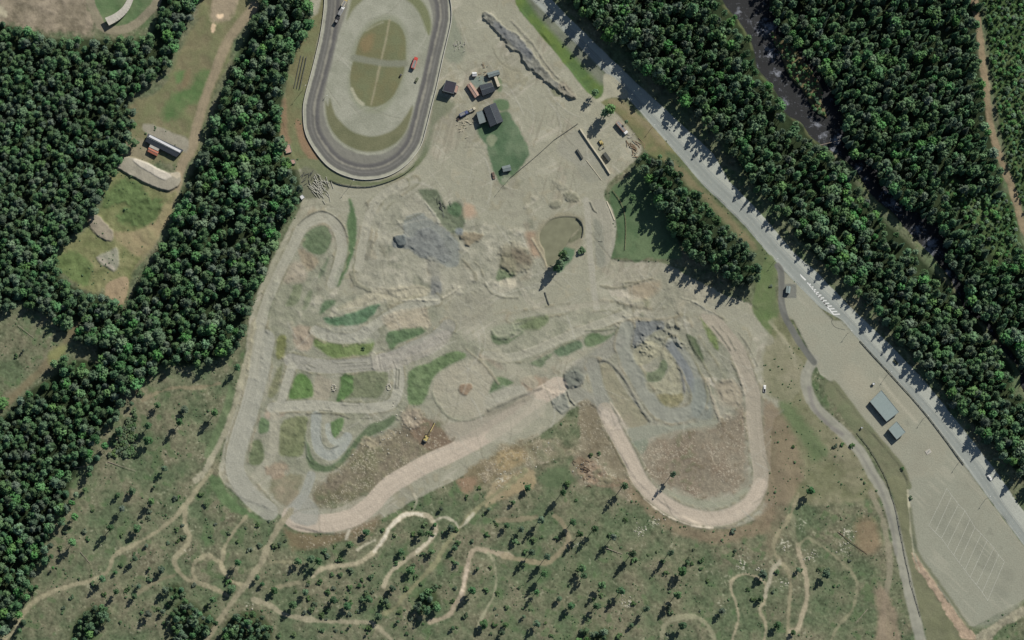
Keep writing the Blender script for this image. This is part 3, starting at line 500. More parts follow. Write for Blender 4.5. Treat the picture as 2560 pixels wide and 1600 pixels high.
# mound with rubble east of the centre
P(T(2, 1, (-110, 850), (0, 800), (120, 830), (190, 980), (60, 1060), (-100, 1010)), (126, 121, 102), f=16, rag=14, z=.7, rough=.7, a=.8, cl='rubble_heap')
P(T(2, 1, (130, 700), (240, 690), (300, 880), (200, 900)), (146, 122, 100), f=12, a=.7)
Lr(T(2, 1, (190, 740), (240, 830), (300, 930), (330, 1010)), 5, (170, 160, 136), f=4, z=.5)
P(T(2, 1, (510, 300), (600, 320), (620, 370), (520, 380)), (122, 122, 104), f=7, rag=5, z=1.2, rough=.5)
P(T(2, 1, (370, 400), (440, 390), (450, 440), (370, 440)), (128, 128, 110), f=7, z=.9)
P(T(2, 1, (930, 1240), (1100, 1240), (1090, 1300), (960, 1290)), (182, 176, 158), f=7, rag=8, a=.8)
P(T(2, 1, (1120, 1180), (1400, 1150), (1330, 1290), (1150, 1300)), (150, 138, 116), f=14, a=.7)
P(T(2, 1, (1130, 1330), (1300, 1330), (1280, 1390), (1160, 1390)), (120, 122, 98), f=10, a=.7, z=.6)
P(T(2, 1, (720, 400), (900, 390), (975, 560), (985, 700), (950, 880), (900, 990), (820, 1000), (790, 850), (780, 650)), (150, 148, 132), f=3, rag=2)
P(T(2, 1, (780, 560), (850, 640), (865, 800), (880, 980), (810, 990), (785, 800)), (128, 130, 116), f=8, rag=4, a=.8)
Lr(T(2, 1, (700, 380), (720, 600), (740, 900), (770, 1200), (800, 1400)), 15, (160, 158, 142), f=5, stripe=.06)
Lr(T(2, 1, (740, 400), (770, 470), (800, 495)), 3, (88, 90, 80), f=3, z=.8)
P(T(2, 1, (600, 0), (760, -60), (920, 130), (850, 190), (700, 210)), (142, 142, 126), f=6, rag=2, a=.7)
P(T(2, 0, (560, 1240), (660, 1290), (820, 1512), (640, 1560), (420, 1420)), (146, 145, 130), f=6, rag=2, a=.7)
# pond
POND = T(2, 1, (300, 640), (360, 575), (480, 545), (600, 555), (640, 600), (625, 650), (560, 710), (520, 790), (460, 870), (430, 950), (350, 1005), (320, 930), (310, 850), (270, 780), (265, 700))
P(T(2, 1, (220, 700), (300, 590), (420, 500), (560, 500), (680, 560), (680, 720), (650, 820), (560, 930), (470, 1030), (340, 1060), (290, 930), (230, 800)), (140, 136, 114), f=10, rag=5, a=.8)
P(T(2, 1, (600, 540), (660, 570), (680, 690), (640, 740), (560, 790), (530, 760), (600, 690), (650, 620)), (112, 114, 92), f=5, rag=4, rough=.4)
P(T(2, 1, (480, 820), (560, 830), (600, 860), (520, 1000), (430, 1060), (460, 920)), (92, 116, 88), f=6, rag=4, cl='grass_patch')
pm = poly_mask(POND, 8, 1); Z -= pm*1.6
P(POND, (104, 108, 84), f=3, rag=1, cl='pond_bed')

# ---- dirt circuit
EDGES = [(F((635, 1208), (590, 1165), (560, 1110), (565, 1050), (590, 970), (612, 880), (625, 800)), 60), (F((600, 880), (608, 800), (625, 730), (648, 670), (690, 585), (720, 530), (765, 512), (795, 535), (808, 585), (800, 625), (785, 670)), 36),
 (T(1, 2, (560, 100), (700, 160), (850, 180), (980, 150), (1150, 30), (1300, -60), (1500, -150), (1700, -190)), 36), (T(1, 2, (330, 380), (500, 420), (760, 440), (1080, 410), (1300, 350), (1500, 260), (1700, 170), (1820, 60)), 44),
 (T(1, 2, (340, 440), (290, 600), (240, 760), (200, 820)), 31), (T(1, 2, (1340, 440), (1350, 620), (1290, 780), (1100, 830), (850, 830), (600, 810), (330, 810), (150, 830)), 36),
 (T(2, 2, (880, 850), (980, 1060), (1120, 1320))+T(2, 3, (1220, 20), (1370, 170), (1560, 290), (1800, 360), (2030, 345), (2250, 220))+T(2, 2, (2350, 1512), (2325, 1250), (2290, 950), (2270, 700), (2200, 480), (2120, 280), (2000, 120), (1860, -40)), 50),
 (T(2, 2, (1080, 80), (1050, 250), (1120, 430), (1230, 640), (1380, 850), (1550, 900), (1720, 850), (1770, 720), (1720, 560), (1640, 400), (1520, 230)), 48), (T(2, 2, (760, 420), (820, 620), (860, 780), (960, 960)), 44), (T(2, 2, (1600, 0), (1720, 200), (1850, 380), (1960, 560)), 34),
 (T(1, 1, (970, 1010), (1010, 800), (1060, 560), (1110, 430), (1210, 320), (1400, 220)), 32), (T(2, 1, (0, 1500), (400, 1420), (900, 1380), (1300, 1460), (1700, 1400)), 30), (T(1, 1, (1030, 950), (1080, 700), (1160, 480), (1300, 330), (1500, 200)), 30), (T(2, 2, (-250, 330), (100, 350), (500, 180), (900, 20), (1100, -100)), 30)]
for pts, wd in EDGES:
    q = line_mask(smooth(pts, False, 5), wd, 5, 7, False)-line_mask(smooth(pts, False, 5), wd-11, 5, 3, False)
    q = np.clip(q, 0, 1)*np.clip(.55+NF*.9+ND*.7, 0, 1)
    paint(q, (112, 114, 92), a=.8, var=.2, rgb2=(138, 132, 112)); Z += q*.22
TRK = (160, 159, 143)
def track(pts, wd, rgb=TRK, **k): return Lr(pts, wd, rgb, stripe=k.pop('stripe', .05), f=4, rag=1.5, cl='dirt_track', var=.05, **k)
track(F((635, 1208), (585, 1165), (555, 1110), (562, 1050), (588, 970), (612, 880), (628, 800)), 46, (158, 158, 144), a=.85)
track(F((600, 880), (608, 800), (625, 730), (648, 670), (690, 585), (720, 530), (765, 512), (795, 535), (808, 585), (800, 625), (785, 670)), 26, a=.8)
Lr(T(1, 1, (400, 610), (470, 545), (560, 495), (640, 483), (740, 530), (825, 620), (862, 720)), 3, (104, 104, 92), f=3, rag=1, z=.5)
Lr(T(1, 1, (420, 460), (560, 420), (700, 430), (800, 500)), 3, (128, 128, 112), f=3, a=.7)
track(T(1, 2, (560, 100), (700, 160), (850, 180), (980, 150), (1150, 30), (1300, -60), (1500, -150), (1700, -190)), 26, a=.8)
track(T(1, 2, (330, 380), (500, 420), (760, 440), (1080, 410), (1300, 350), (1500, 260), (1700, 170), (1820, 60)), 34, (150, 149, 136))
track(T(1, 2, (340, 440), (290, 600), (240, 760), (200, 820)), 22)
track(T(1, 2, (1340, 440), (1350, 620), (1290, 780), (1100, 830), (850, 830), (600, 810), (330, 810), (150, 830)), 26)
track(T(1, 2, (570, 910), (565, 1080), (600, 1220), (700, 1280), (800, 1210), (860, 1110)), 26, (152, 156, 146))
track(T(1, 2, (680, 1000), (690, 1080), (740, 1150), (840, 1120)), 14, (156, 160, 148))
Lr(T(1, 2, (605, 1090), (630, 1170), (700, 1215), (780, 1190)), 2.5, (112, 116, 106), f=2.5)
track(T(1, 2, (180, 900), (170, 1100), (140, 1300), (0, 1480)), 24, (156, 154, 136), a=.8)
track(T(1, 3, (520, -40), (480, 80), (440, 160), (330, 300)), 24, (150, 152, 140))
track(T(1, 2, (2500, 660), (2350, 700), (2280, 800)), 24, a=.7)
for q in ([(750, 410), (1050, 400)], [(800, 440), (1090, 420)], [(820, 480), (1100, 455)], [(500, 425), (560, 450)], [(480, 455), (520, 475)], [(820, 800), (1000, 812)]):
    Lr(T(1, 2, *q), 2.2, (118, 118, 104), f=2.5, a=.7, z=.2)
for q in ([(1165, 340), (1185, 465)], [(1300, 390), (1325, 450)], [(1330, 460), (1320, 640)], [(1355, 470), (1345, 640)], [(600, 850), (720, 860)], [(990, 930), (1100, 925)], [(800, 900), (880, 930)]):
    Lr(T(1, 2, *q), 2.6, (98, 100, 86), f=2.5, a=.8, z=.3)
Lr(T(1, 2, (1110, 330), (1130, 450)), 14, (160, 158, 140), f=4, z=.5)
track(T(1, 1, (970, 1010), (1010, 800), (1060, 560), (1110, 430), (1210, 320), (1400, 220)), 22, (162, 160, 143), a=.7)
track(T(2, 2, (-250, 330), (0, 350), (250, 270), (500, 160), (900, 10), (1100, -60)), 22, (164, 162, 144), a=.8)
track(T(2, 1, (-100, 1250), (60, 1180), (160, 1330), (300, 1420), (520, 1400), (900, 1330)), 14, (166, 162, 144), a=.5)
track(T(2, 2, (-260, 170), (-180, 280), (0, 450), (200, 600)), 26, (160, 157, 138), a=.6)
P(T(1, 3, (130, 0), (420, -60), (430, 60), (300, 250), (160, 160)), (116, 116, 90), f=10, rag=10, a=.8, var=.2, rgb2=(138, 128, 108))
P(T(1, 2, (80, 1390), (240, 1330), (330, 1400), (200, 1500), (100, 1470)), (148, 132, 112), f=9, rag=10, a=.7, var=.2, rough=.4)
# pink fresh-laid sections
track(T(1, 2, (2850, 620), (2560, 800), (2300, 1000), (1900, 1230), (1650, 1340), (1450, 1450))+T(1, 3, (1250, 60), (1080, 240), (900, 360), (650, 410), (420, 400), (330, 340)), 46, PINK)
P(T(1, 2, (1780, 1010), (2000, 940), (2200, 870), (2419, 800), (2650, 700), (2500, 900), (2300, 1000), (1900, 1150)), (154, 148, 132), f=8, rag=4, a=.8)
P(T(2, 2, (-20, 900), (150, 780), (300, 750), (330, 820), (250, 920), (50, 1070), (-150, 1150), (-250, 1080)), (164, 160, 142), f=6, a=.7)
Lr(T(1, 2, (2200, 850), (2450, 730), (2700, 640)), 7, (118, 114, 102), f=6, z=.7, a=.7)
P(T(1, 3, (300, 260), (440, 130), (520, 170), (600, 300), (560, 420), (400, 420), (310, 350)), (150, 151, 140), f=8, a=.8)
track(T(2, 2, (880, 850), (980, 1060), (1120, 1320))+T(2, 3, (1220, 20), (1370, 170), (1560, 290), (1800, 360), (2030, 345), (2250, 220))+T(2, 2, (2350, 1512), (2325, 1250), (2290, 950), (2270, 700), (2200, 480), (2120, 280), (2000, 120), (1860, -40)), 38, (160, 153, 136), a=.95, stripe=.06)
Lr(T(2, 2, (900, 900), (980, 1060), (1120, 1320))+T(2, 3, (1220, 20), (1370, 170), (1560, 290), (1800, 360), (2030, 345), (2250, 220))+T(2, 2, (2350, 1560)), 34, PINK, f=8, stripe=.07, a=.9)
Lr(T(2, 2, (930, 780), (1000, 880), (1070, 1000)), 4, (180, 172, 152), f=4)
Lr(T(2, 3, (1250, 180), (1450, 330), (1700, 430), (1900, 450)), 3, (190, 180, 160), f=3, rag=3)
Lr(T(2, 2, (940, 1150), (1000, 1270), (1080, 1420)), 3, (116, 108, 88), f=4, z=.3)
track(T(2, 1, (2419, 1700), (2200, 1500), (2000, 1430), (1700, 1380)), 30, (150, 149, 132), a=.6)

for c, r, pts, wd, rgb, dz in (
 (1, 1, [(1140, 1215), (1320, 1225), (1480, 1200), (1580, 1205), (1640, 1255)], 3, (104, 104, 90), .3), (1, 1, [(1380, 1330), (1500, 1320), (1700, 1325), (1820, 1270), (1920, 1205)], 4, (176, 172, 152), .5),
 (1, 1, [(2160, 1165), (2230, 1260), (2350, 1300), (2480, 1300)], 4, (112, 112, 98), .4), (1, 1, [(2175, 1150), (2250, 1240), (2360, 1280), (2480, 1278)], 3, (176, 174, 156), .0),
 (1, 1, [(905, 1060), (930, 1150), (980, 1190), (1080, 1235)], 9, (124, 124, 106), .4), (1, 1, [(1600, 1380), (1625, 1480)], 3, (104, 104, 90), .3), (1, 2, [(1600, -60), (1620, 0), (1655, 40)], 3, (98, 98, 84), .3),
 (1, 1, [(1240, 600), (1390, 600), (1400, 575), (1560, 505)], 3, (114, 116, 102), .2), (1, 1, [(1600, 400), (1700, 540), (1730, 590)], 4, (172, 170, 152), .4),
 (1, 1, [(1730, 330), (1755, 440), (1775, 540)], 4, (92, 96, 88), .4), (1, 1, [(1600, 290), (1700, 370)], 3, (88, 94, 80), .4), (1, 1, [(1020, 440), (1045, 400), (1060, 450), (1040, 480)], 3, (118, 116, 100), .3),
 (1, 1, [(1040, 930), (1070, 860), (1090, 780)], 10, (126, 124, 108), .3), (1, 1, [(1950, 940), (2050, 1050), (2080, 1130)], 6, (120, 118, 100), .3), (1, 1, [(2060, 960), (2120, 1020), (2150, 1100)], 5, (122, 120, 102), .3),
 (2, 2, [(700, 100), (880, 95), (1010, 75)], 4, (98, 104, 86), .4), (2, 2, [(0, 130), (40, 90), (90, 80)], 7, (96, 104, 82), .4), (1, 2, [(2230, 110), (2260, 160), (2340, 170), (2419, 140)], 7, (92, 102, 82), .5),
 (2, 2, [(1900, 60), (1980, 160), (2060, 280)], 3, (112, 112, 98), .3), (2, 2, [(1960, 60), (2040, 150), (2100, 260), (2160, 360)], 3, (118, 118, 104), .3), (2, 2, [(2140, 120), (2230, 240), (2320, 430)], 3, (116, 116, 102), .3),
 (2, 1, [(1080, 1160), (1200, 1150), (1330, 1120)], 4, (112, 110, 92), .4), (2, 1, [(840, 1190), (1000, 1210), (1200, 1160)], 4, (118, 116, 98), .3), (2, 1, [(1600, 1300), (1800, 1380), (1990, 1500)], 3, (112, 112, 96), .3),
 (2, 1, [(1500, 1270), (1700, 1330), (1900, 1450)], 3, (168, 166, 148), .2), (1, 2, [(1680, 600), (1670, 700), (1740, 830), (1850, 930), (2000, 950), (2150, 900)], 4, (128, 130, 112), .3), (1, 2, [(1980, 270), (2150, 420), (2290, 600)], 4, (132, 128, 108), .3),
 (1, 2, [(480, 890), (620, 880), (800, 890), (900, 930)], 3, (104, 104, 88), .3), (1, 2, [(470, 1080), (480, 1250), (510, 1330)], 4, (108, 116, 96), .4), (1, 2, [(700, 720), (760, 660), (740, 630)], 3, (112, 108, 92), .3)):
    Lr(T(c, r, *pts), wd, rgb, f=4, rag=4, z=dz, a=.75)
V = lambda *p: [(640+x*.5291, 400+y*.5291) for x, y in p]
for pts, rgb, f_, a_2 in ((V((290, 800), (560, 790), (560, 860), (330, 850)), (152, 152, 138), 6, .6), (V((560, 930), (760, 870), (900, 800), (920, 850), (760, 950), (580, 1000)), (158, 154, 142), 5, .7),
    (V((960, 640), (1100, 620), (1090, 760), (950, 790), (900, 740)), (140, 138, 122), 20, .6), (V((1160, 570), (1230, 555), (1220, 600), (1170, 595)), (182, 176, 154), 6, .8),
    (V((1210, 420), (1290, 450), (1300, 490), (1230, 480)), (104, 96, 82), 10, .7), (V((560, 610), (800, 600), (780, 640), (520, 690), (420, 700)), (168, 163, 142), 10, .6),
    (V((600, 740), (760, 700), (810, 720), (810, 800), (640, 800)), (166, 157, 136), 10, .7), (V((620, 820), (760, 790), (790, 820), (680, 860), (640, 900)), (88, 108, 78), 7, .9),
    (V((1120, 790), (1240, 770), (1280, 790), (1200, 830), (1130, 830)), (142, 146, 124), 9, .7), (V((1110, 820), (1160, 850), (1240, 830), (1260, 810), (1200, 860), (1130, 870)), (94, 108, 82), 6, .9),
    (V((1250, 780), (1340, 740), (1380, 750), (1330, 800), (1270, 800)), (108, 118, 88), 8, .9), (V((1460, 1000), (1530, 980), (1540, 1040), (1480, 1060)), (102, 106, 96), 8, .7),
    (V((1700, 640), (1800, 640), (1830, 690), (1760, 690)), (176, 170, 152), 10, .4), (V((2160, 1050), (2290, 1050), (2290, 1160), (2200, 1160)), (154, 148, 130), 9, .6),
    (V((1630, 1160), (1760, 1250), (1700, 1270), (1620, 1200)), (170, 162, 148), 8, .5), (V((1100, 1100), (1240, 1060), (1280, 1110), (1100, 1180)), (158, 156, 140), 8, .7),
    (V((1090, 1180), (1260, 1110), (1290, 1130), (1110, 1205)), (122, 120, 104), 8, .6), (V((1060, 920), (1140, 950), (1180, 1000), (1100, 960)), (154, 142, 124), 9, .5)):
    P(pts, rgb, f=f_, rag=5, a=a_2, var=.12, rough=.2)
# stones, brash and clods on the soil
sp_ = np.isin(K, [cls('bare_soil')])
paint((np.clip((FINE*.9+NH*.5+NC*.5-.75)*5, 0, 1)*sp_).astype(np.float32), (178, 170, 150), a=.6)
paint((np.clip((NE*.8+ND*.6-NF*.4-.5)*4, 0, 1)*sp_).astype(np.float32), (92, 84, 66), a=.45)
paint((np.clip((NB*.8+ND*.5-.45)*3, 0, 1)*sp_).astype(np.float32), (104, 112, 86), a=.45)
# gravel is greyer than the soil it lies on
gy_ = np.isin(K, [cls(n_) for n_ in ('gravel_yard', 'dirt_track', 'parking_lot', 'gravel_bank')])[..., None]
C = np.where(gy_, C*np.array([.965, .955, .95], np.float32), C)
# tyre marks across the yard
rr = random.Random(5)
ok = (K == cls('gravel_yard'))|(K == cls('dirt_track'))
nl = 0
while nl < 430:
    x, y = rr.uniform(700, 2000), rr.uniform(30, 1300)
    i, j = int((x-X0)/STEP), int((y-Y0)/STEP)
    if not ok[j, i]: continue
    ang = rr.choice([R(-30), R(-20), R(55), R(80), R(45)])+rr.uniform(-.35, .35); cur = rr.uniform(-.16, .16); pts = [(x, y)]
    for s in range(rr.randint(3, 10)):
        x += math.cos(ang)*12; y += math.sin(ang)*12; ang += cur; pts.append((x, y))
    pts = smooth(pts, False, 2); Dm = None
    dk = rr.random() < .5; aa = rr.uniform(.06, .24); wd = rr.uniform(1.2, 3.0)
    col = np.array(lin((126, 124, 108) if dk else (170, 168, 153)), np.float32)/GAIN
    for (x0, y0), (x1, y1) in zip(pts[:-1], pts[1:]):
        i0, i1, j0, j1 = seg_box(x0, y0, x1, y1, 4)
        if i1 <= i0 or j1 <= j0: continue
        qx = PX[j0:j1, i0:i1]-x0; qy = PY[j0:j1, i0:i1]-y0; ex, ey = x1-x0, y1-y0
        t = np.clip((qx*ex+qy*ey)/(ex*ex+ey*ey+1e-6), 0, 1); d = np.hypot(qx-t*ex, qy-t*ey)
        mm = (np.clip((wd-d)/1.5+.3, 0, 1)*aa*ok[j0:j1, i0:i1])[..., None]
        C[j0:j1, i0:i1] = C[j0:j1, i0:i1]*(1-mm)+col*mm
        Z[j0:j1, i0:i1] += mm[..., 0]*(-.25 if dk else .15)
    nl += 1

# ---- trails
TR = (148, 142, 116); TRL = (176, 168, 144)
TRAILS = [
 (T(0, 3, (2000, -90), (1930, 0), (1760, 230), (1600, 400), (1400, 540), (1100, 700), (1020, 860), (850, 950), (550, 1030), (350, 1130), (230, 1250), (130, 1430), (-100, 1600)), 10, TR, .9),
 (T(0, 3, (1745, 270), (1750, 430), (1790, 560), (1740, 650), (1650, 750), (1680, 850), (1750, 930), (1900, 980), (2050, 1040), (2150, 1090)), 11, TR, .95),
 (T(0, 3, (2320, 350), (2200, 500), (2120, 640), (2090, 760), (1950, 715), (1850, 770), (1820, 850), (1850, 950)), 10, TR, .9),
 (T(0, 3, (2090, 770), (2120, 870), (2200, 960), (2330, 1000)), 9, (160, 152, 124), .9),
 (T(0, 3, (1650, 900), (1500, 950), (1350, 1040), (1290, 1080)), 10, (134, 128, 104), .7),
 (T(1, 3, (330, 290), (230, 420), (130, 590), (50, 780), (0, 850))+T(0, 3, (2330, 980), (2200, 1140), (2090, 1300), (1960, 1500), (1850, 1650)), 14, (146, 140, 116), .9),
 (T(1, 3, (-30, 1130), (120, 1180), (250, 1260), (400, 1300), (600, 1330), (850, 1340), (1080, 1350), (1200, 1430), (1330, 1560)), 11, (150, 144, 120), .9),
 (T(1, 3, (150, 1030), (260, 1000), (400, 970)), 11, TR, .8),
 (T(1, 3, (540, 910), (620, 840), (780, 810), (980, 780), (1120, 670), (1200, 570), (1270, 440), (1380, 345), (1480, 315), (1600, 335)), 11, (164, 156, 130), .95),
 (T(1, 3, (1120, 670), (1200, 570), (1270, 440), (1380, 345), (1480, 315), (1600, 335)), 7, (206, 198, 178), .8),
 (T(1, 3, (1600, 330), (1670, 380), (1700, 470), (1640, 580), (1500, 690), (1330, 820), (1250, 900), (1205, 1010)), 10, (162, 154, 130), .95),
 (T(1, 3, (1690, 510), (1600, 610), (1520, 670)), 7, (190, 182, 160), .8),
 (T(2, 2, (130, 1420),)+T(1, 3, (2419, 20), (2200, 180), (2030, 330), (1900, 480), (1780, 640), (1700, 780), (1560, 930), (1400, 1100), (1310, 1210), (1190, 1260)), 11, (134, 132, 102), .85),
 (T(1, 3, (1680, 390), (1780, 350), (1880, 400), (1930, 450), (2050, 320)), 6, (184, 178, 156), .8),
 (T(1, 3, (2419, 725), (2200, 670), (2060, 660), (2010, 760), (1980, 900), (1950, 1080), (1880, 1170), (1820, 1280), (1640, 1340)), 12, (160, 148, 126), .9),
 (T(1, 3, (2000, 780), (1975, 930), (1940, 1080)), 6, (192, 178, 156), .8),
 (T(1, 3, (2200, 690), (2250, 780), (2270, 950), (2240, 1100), (2140, 1280), (2100, 1400)), 6, (148, 146, 120), .85),
 (T(2, 3, (-80, 715), (0, 735), (150, 765), (320, 780), (450, 690), (530, 560), (470, 400), (400, 340)), 12, (146, 136, 110), .8),
 (T(2, 3, (-150, 380), (0, 380), (120, 370), (230, 350)), 13, (142, 132, 108), .7),
 (T(2, 3, (1400, 1560), (1420, 1450), (1460, 1360), (1560, 1300), (1700, 1290), (1830, 1350), (1900, 1480), (1930, 1600)), 11, (142, 140, 114), .85),
 (T(2, 3, (2060, 1560), (2090, 1480), (2140, 1300), (2110, 1150), (2070, 1030), (2090, 940), (2190, 890), (2320, 920), (2400, 1000), (2380, 1150), (2340, 1230), (2400, 1380), (2370, 1560)), 7, (158, 150, 124), .9),
 (T(3, 3, (290, 130), (240, 260), (190, 380), (100, 490), (55, 600), (80, 720), (180, 850), (210, 1000), (200, 1200), (190, 1400), (200, 1600)), 9, (142, 136, 110), .9),
 (T(3, 3, (110, 770), (40, 860), (0, 1000), (-30, 1100)), 10, (166, 160, 138), .85),
 (T(3, 3, (235, 330), (250, 500), (268, 620)), 9, (122, 122, 98), .6),
 (T(3, 3, (285, 610), (290, 680), (345, 850), (370, 1000), (350, 1200), (280, 1400), (210, 1420)), 10, (160, 150, 126), .9),
 (T(3, 3, (285, 620), (370, 550), (450, 590), (600, 690), (750, 830), (840, 960), (830, 1120), (780, 1250), (650, 1400), (560, 1600)), 8, (134, 132, 106), .9),
 (T(0, 2, (2395, 40), (2370, 200), (2350, 330), (2270, 620), (2170, 950), (2060, 1200), (1930, 1430), (1850, 1512)), 14, (154, 150, 128), .9),
 (T(0, 2, (1350, 760), (1480, 690), (1650, 640), (1850, 640), (2080, 600)), 7, (136, 126, 102), .7),
 (T(1, 3, (130, 770), (320, 775)), 6, (138, 134, 106), .7),
 (T(1, 3, (1120, 570), (1040, 610), (960, 660)), 5, (186, 180, 156), .7),
 (T(1, 3, (880, 480), (850, 560)), 7, (196, 190, 170), .7),
 (T(1, 3, (1490, 130), (1520, 200), (1480, 290)), 5, (176, 170, 148), .6),
 (T(3, 0, (1925, -300), (1945, 0), (2000, 300), (2030, 600), (2062, 850), (2105, 1190))+T(3, 1, (2220, 60), (2280, 200), (2350, 400), (2400, 600), (2480, 800)), 17, (138, 124, 100), .95),
]
for pts, wd, rgb, aa in TRAILS:
    Lr(pts, wd*1.02, rgb, f=4.5, rag=4, a=aa, var=.2, cl='path')
# pale stones showing in the felled ground
for (c, r, x, y, q) in ((2, 3, 1220, 480, 60), (2, 3, 1100, 1170, 60), (2, 3, 2180, 800, 80), (3, 3, 740, 500, 70), (3, 3, 720, 640, 70), (3, 3, 400, 720, 80), (3, 3, 160, 600, 70), (3, 3, 130, 980, 60), (2, 3, 600, 600, 40), (2, 3, 1350, 380, 60), (1, 3, 2330, 20, 60), (3, 3, 320, 430, 60), (2, 3, 2350, 860, 50), (0, 3, 2350, 1200, 50), (0, 3, 1770, 700, 60), (2, 3, 2000, 1200, 60)):
    p0 = T(c, r, (x, y))[0]; rad = q*Z2
    D = np.hypot(PX-p0[0], PY-p0[1])
    m = np.clip(1.3-D/rad, 0, 1)*np.clip((NH+FINE*.6+NE*.3-.55)*4, 0, 1)
    paint(m, (196, 192, 172), a=.8)

# ---- river
RL = T(2, 0, (1850, -500), (1970, 0), (2130, 200), (2250, 420), (2300, 650))+T(3, 0, (0, 790), (100, 960), (160, 1090), (300, 1170), (400, 1310), (560, 1430))+T(3, 1, (690, 0), (830, 130), (960, 330), (1170, 510), (1250, 620), (1400, 780), (1560, 940), (1700, 1130), (1780, 1300), (1880, 1450))+T(3, 2, (2010, 20), (2120, 190), (2270, 300), (2370, 500), (2419, 700), (2900, 1100))
RR = T(3, 0, (20, -500), (100, 0), (250, 300), (470, 480), (590, 700), (740, 900), (790, 1100), (860, 1420))+T(3, 1, (1060, 0), (1180, 150), (1290, 330), (1450, 440), (1680, 560), (1780, 760), (1830, 980), (1960, 1200), (2060, 1400))+T(3, 2, (2190, 0), (2300, 230), (2450, 380), (2900, 820))
RR = [(x-24, y+9) for x, y in RR]; RL = [(x+5, y-3) for x, y in RL]
RIV = RL+RR[::-1]
rm = poly_mask(RIV, 10, 3); isl = poly_mask(ZONES[8], 8, 3); rm = rm*(1-isl)
Z -= rm*3.4
bank = line_mask(RL, 14, 6, 5); paint(bank*(1-rm)*np.clip(.5+ND+NC*.6, 0, 1), (108, 106, 76), a=.7, rgb2=(84, 98, 62))
paint(rm, (52, 50, 48), cl='river_bed', var=.3)
paint(isl, (118, 104, 82), var=.25, cl='river_bank', rgb2=(96, 98, 66), a=.9)
Z += isl*.6*NC
Z *= np.clip(np.minimum(np.minimum(PX-X0, gx[-1]-PX), np.minimum(PY-Y0, gy[-1]-PY))/40, 0, 1)
C = np.clip(C, .004, .8)

def zat(px, py):
    u = min(max((px-X0)/STEP, 0), NX-1.01); v = min(max((py-Y0)/STEP, 0), NY-1.01)
    i, j = int(u), int(v); a, b = u-i, v-j
    return float((Z[j, i]*(1-a)+Z[j, i+1]*a)*(1-b)+(Z[j+1, i]*(1-a)+Z[j+1, i+1]*a)*b)
def G(px, py, dz=0.0):
    z = zat(px, py); p = W(px, py, z); p.z += dz; return p

# ------------------------------------------------------------------ materials
def mat(name, rgb=None, rough=.8, var=.12, scale=.5, bump=0., attr=None, metal=0., rnd=0., raw=False, spec=.3, det=4.0):
    m = bpy.data.materials.new(name); m.use_nodes = True; n = m.node_tree.nodes; l = m.node_tree.links
    b = n['Principled BSDF']; b.inputs['Roughness'].default_value = rough; b.inputs['Metallic'].default_value = metal
    b.inputs['Specular IOR Level'].default_value = spec
    tc = n.new('ShaderNodeTexCoord'); no = n.new('ShaderNodeTexNoise'); no.inputs['Scale'].default_value = scale; no.inputs['Detail'].default_value = det
    l.new(tc.outputs['Object'], no.inputs['Vector'])
    mr = n.new('ShaderNodeMapRange'); mr.inputs[1].default_value = .3; mr.inputs[2].default_value = .7
    mr.inputs[3].default_value = 1-var; mr.inputs[4].default_value = 1+var
    l.new(no.outputs['Fac'], mr.inputs[0])
    mx = n.new('ShaderNodeMix'); mx.data_type = 'RGBA'; mx.blend_type = 'MULTIPLY'; mx.inputs[0].default_value = 1
    mx.clamp_result = False
    if attr:
        at = n.new('ShaderNodeAttribute'); at.attribute_name = attr; l.new(at.outputs['Color'], mx.inputs[6])
    else:
        c = rgb if raw else lin(rgb); mx.inputs[6].default_value = (*c, 1)
    l.new(mr.outputs[0], mx.inputs[7]); out = mx.outputs[2]
    if rnd:
        oi = n.new('ShaderNodeObjectInfo'); hs = n.new('ShaderNodeHueSaturation')
        a = n.new('ShaderNodeMapRange'); a.inputs[3].default_value = 1-rnd; a.inputs[4].default_value = 1+rnd*1.2
        l.new(oi.outputs['Random'], a.inputs[0]); l.new(a.outputs[0], hs.inputs['Value'])
        mu = n.new('ShaderNodeMath'); mu.operation = 'MULTIPLY'; mu.inputs[1].default_value = 7.31; l.new(oi.outputs['Random'], mu.inputs[0])
        fr = n.new('ShaderNodeMath'); fr.operation = 'FRACT'; l.new(mu.outputs[0], fr.inputs[0])
        h = n.new('ShaderNodeMapRange'); h.inputs[3].default_value = .478; h.inputs[4].default_value = .522
        l.new(fr.outputs[0], h.inputs[0]); l.new(h.outputs[0], hs.inputs['Hue'])
        mu2 = n.new('ShaderNodeMath'); mu2.operation = 'MULTIPLY'; mu2.inputs[1].default_value = 23.7; l.new(oi.outputs['Random'], mu2.inputs[0])
        fr2 = n.new('ShaderNodeMath'); fr2.operation = 'FRACT'; l.new(mu2.outputs[0], fr2.inputs[0])
        pw = n.new('ShaderNodeMath'); pw.operation = 'POWER'; pw.inputs[1].default_value = .45; l.new(fr2.outputs[0], pw.inputs[0]); fr2 = pw
        s = n.new('ShaderNodeMapRange'); s.inputs[3].default_value = .40; s.inputs[4].default_value = 1.12
        l.new(fr2.outputs[0], s.inputs[0]); l.new(s.outputs[0], hs.inputs['Saturation'])
        l.new(out, hs.inputs['Color']); out = hs.outputs['Color']
    l.new(out, b.inputs['Base Color'])
    if bump:
        bp = n.new('ShaderNodeBump'); bp.inputs['Strength'].default_value = bump; bp.inputs['Distance'].default_value = .3
        l.new(no.outputs['Fac'], bp.inputs['Height']); l.new(bp.outputs[0], b.inputs['Normal'])
    return m
M = {}
M['soil'] = mat('ground_surface', attr='tint', rough=.95, var=.10, scale=.9, bump=.5, spec=.1, det=6)
M['asphalt'] = mat('road_surface', attr='tint', rough=.85, var=.05, scale=.7, bump=.15, spec=.2, det=6)
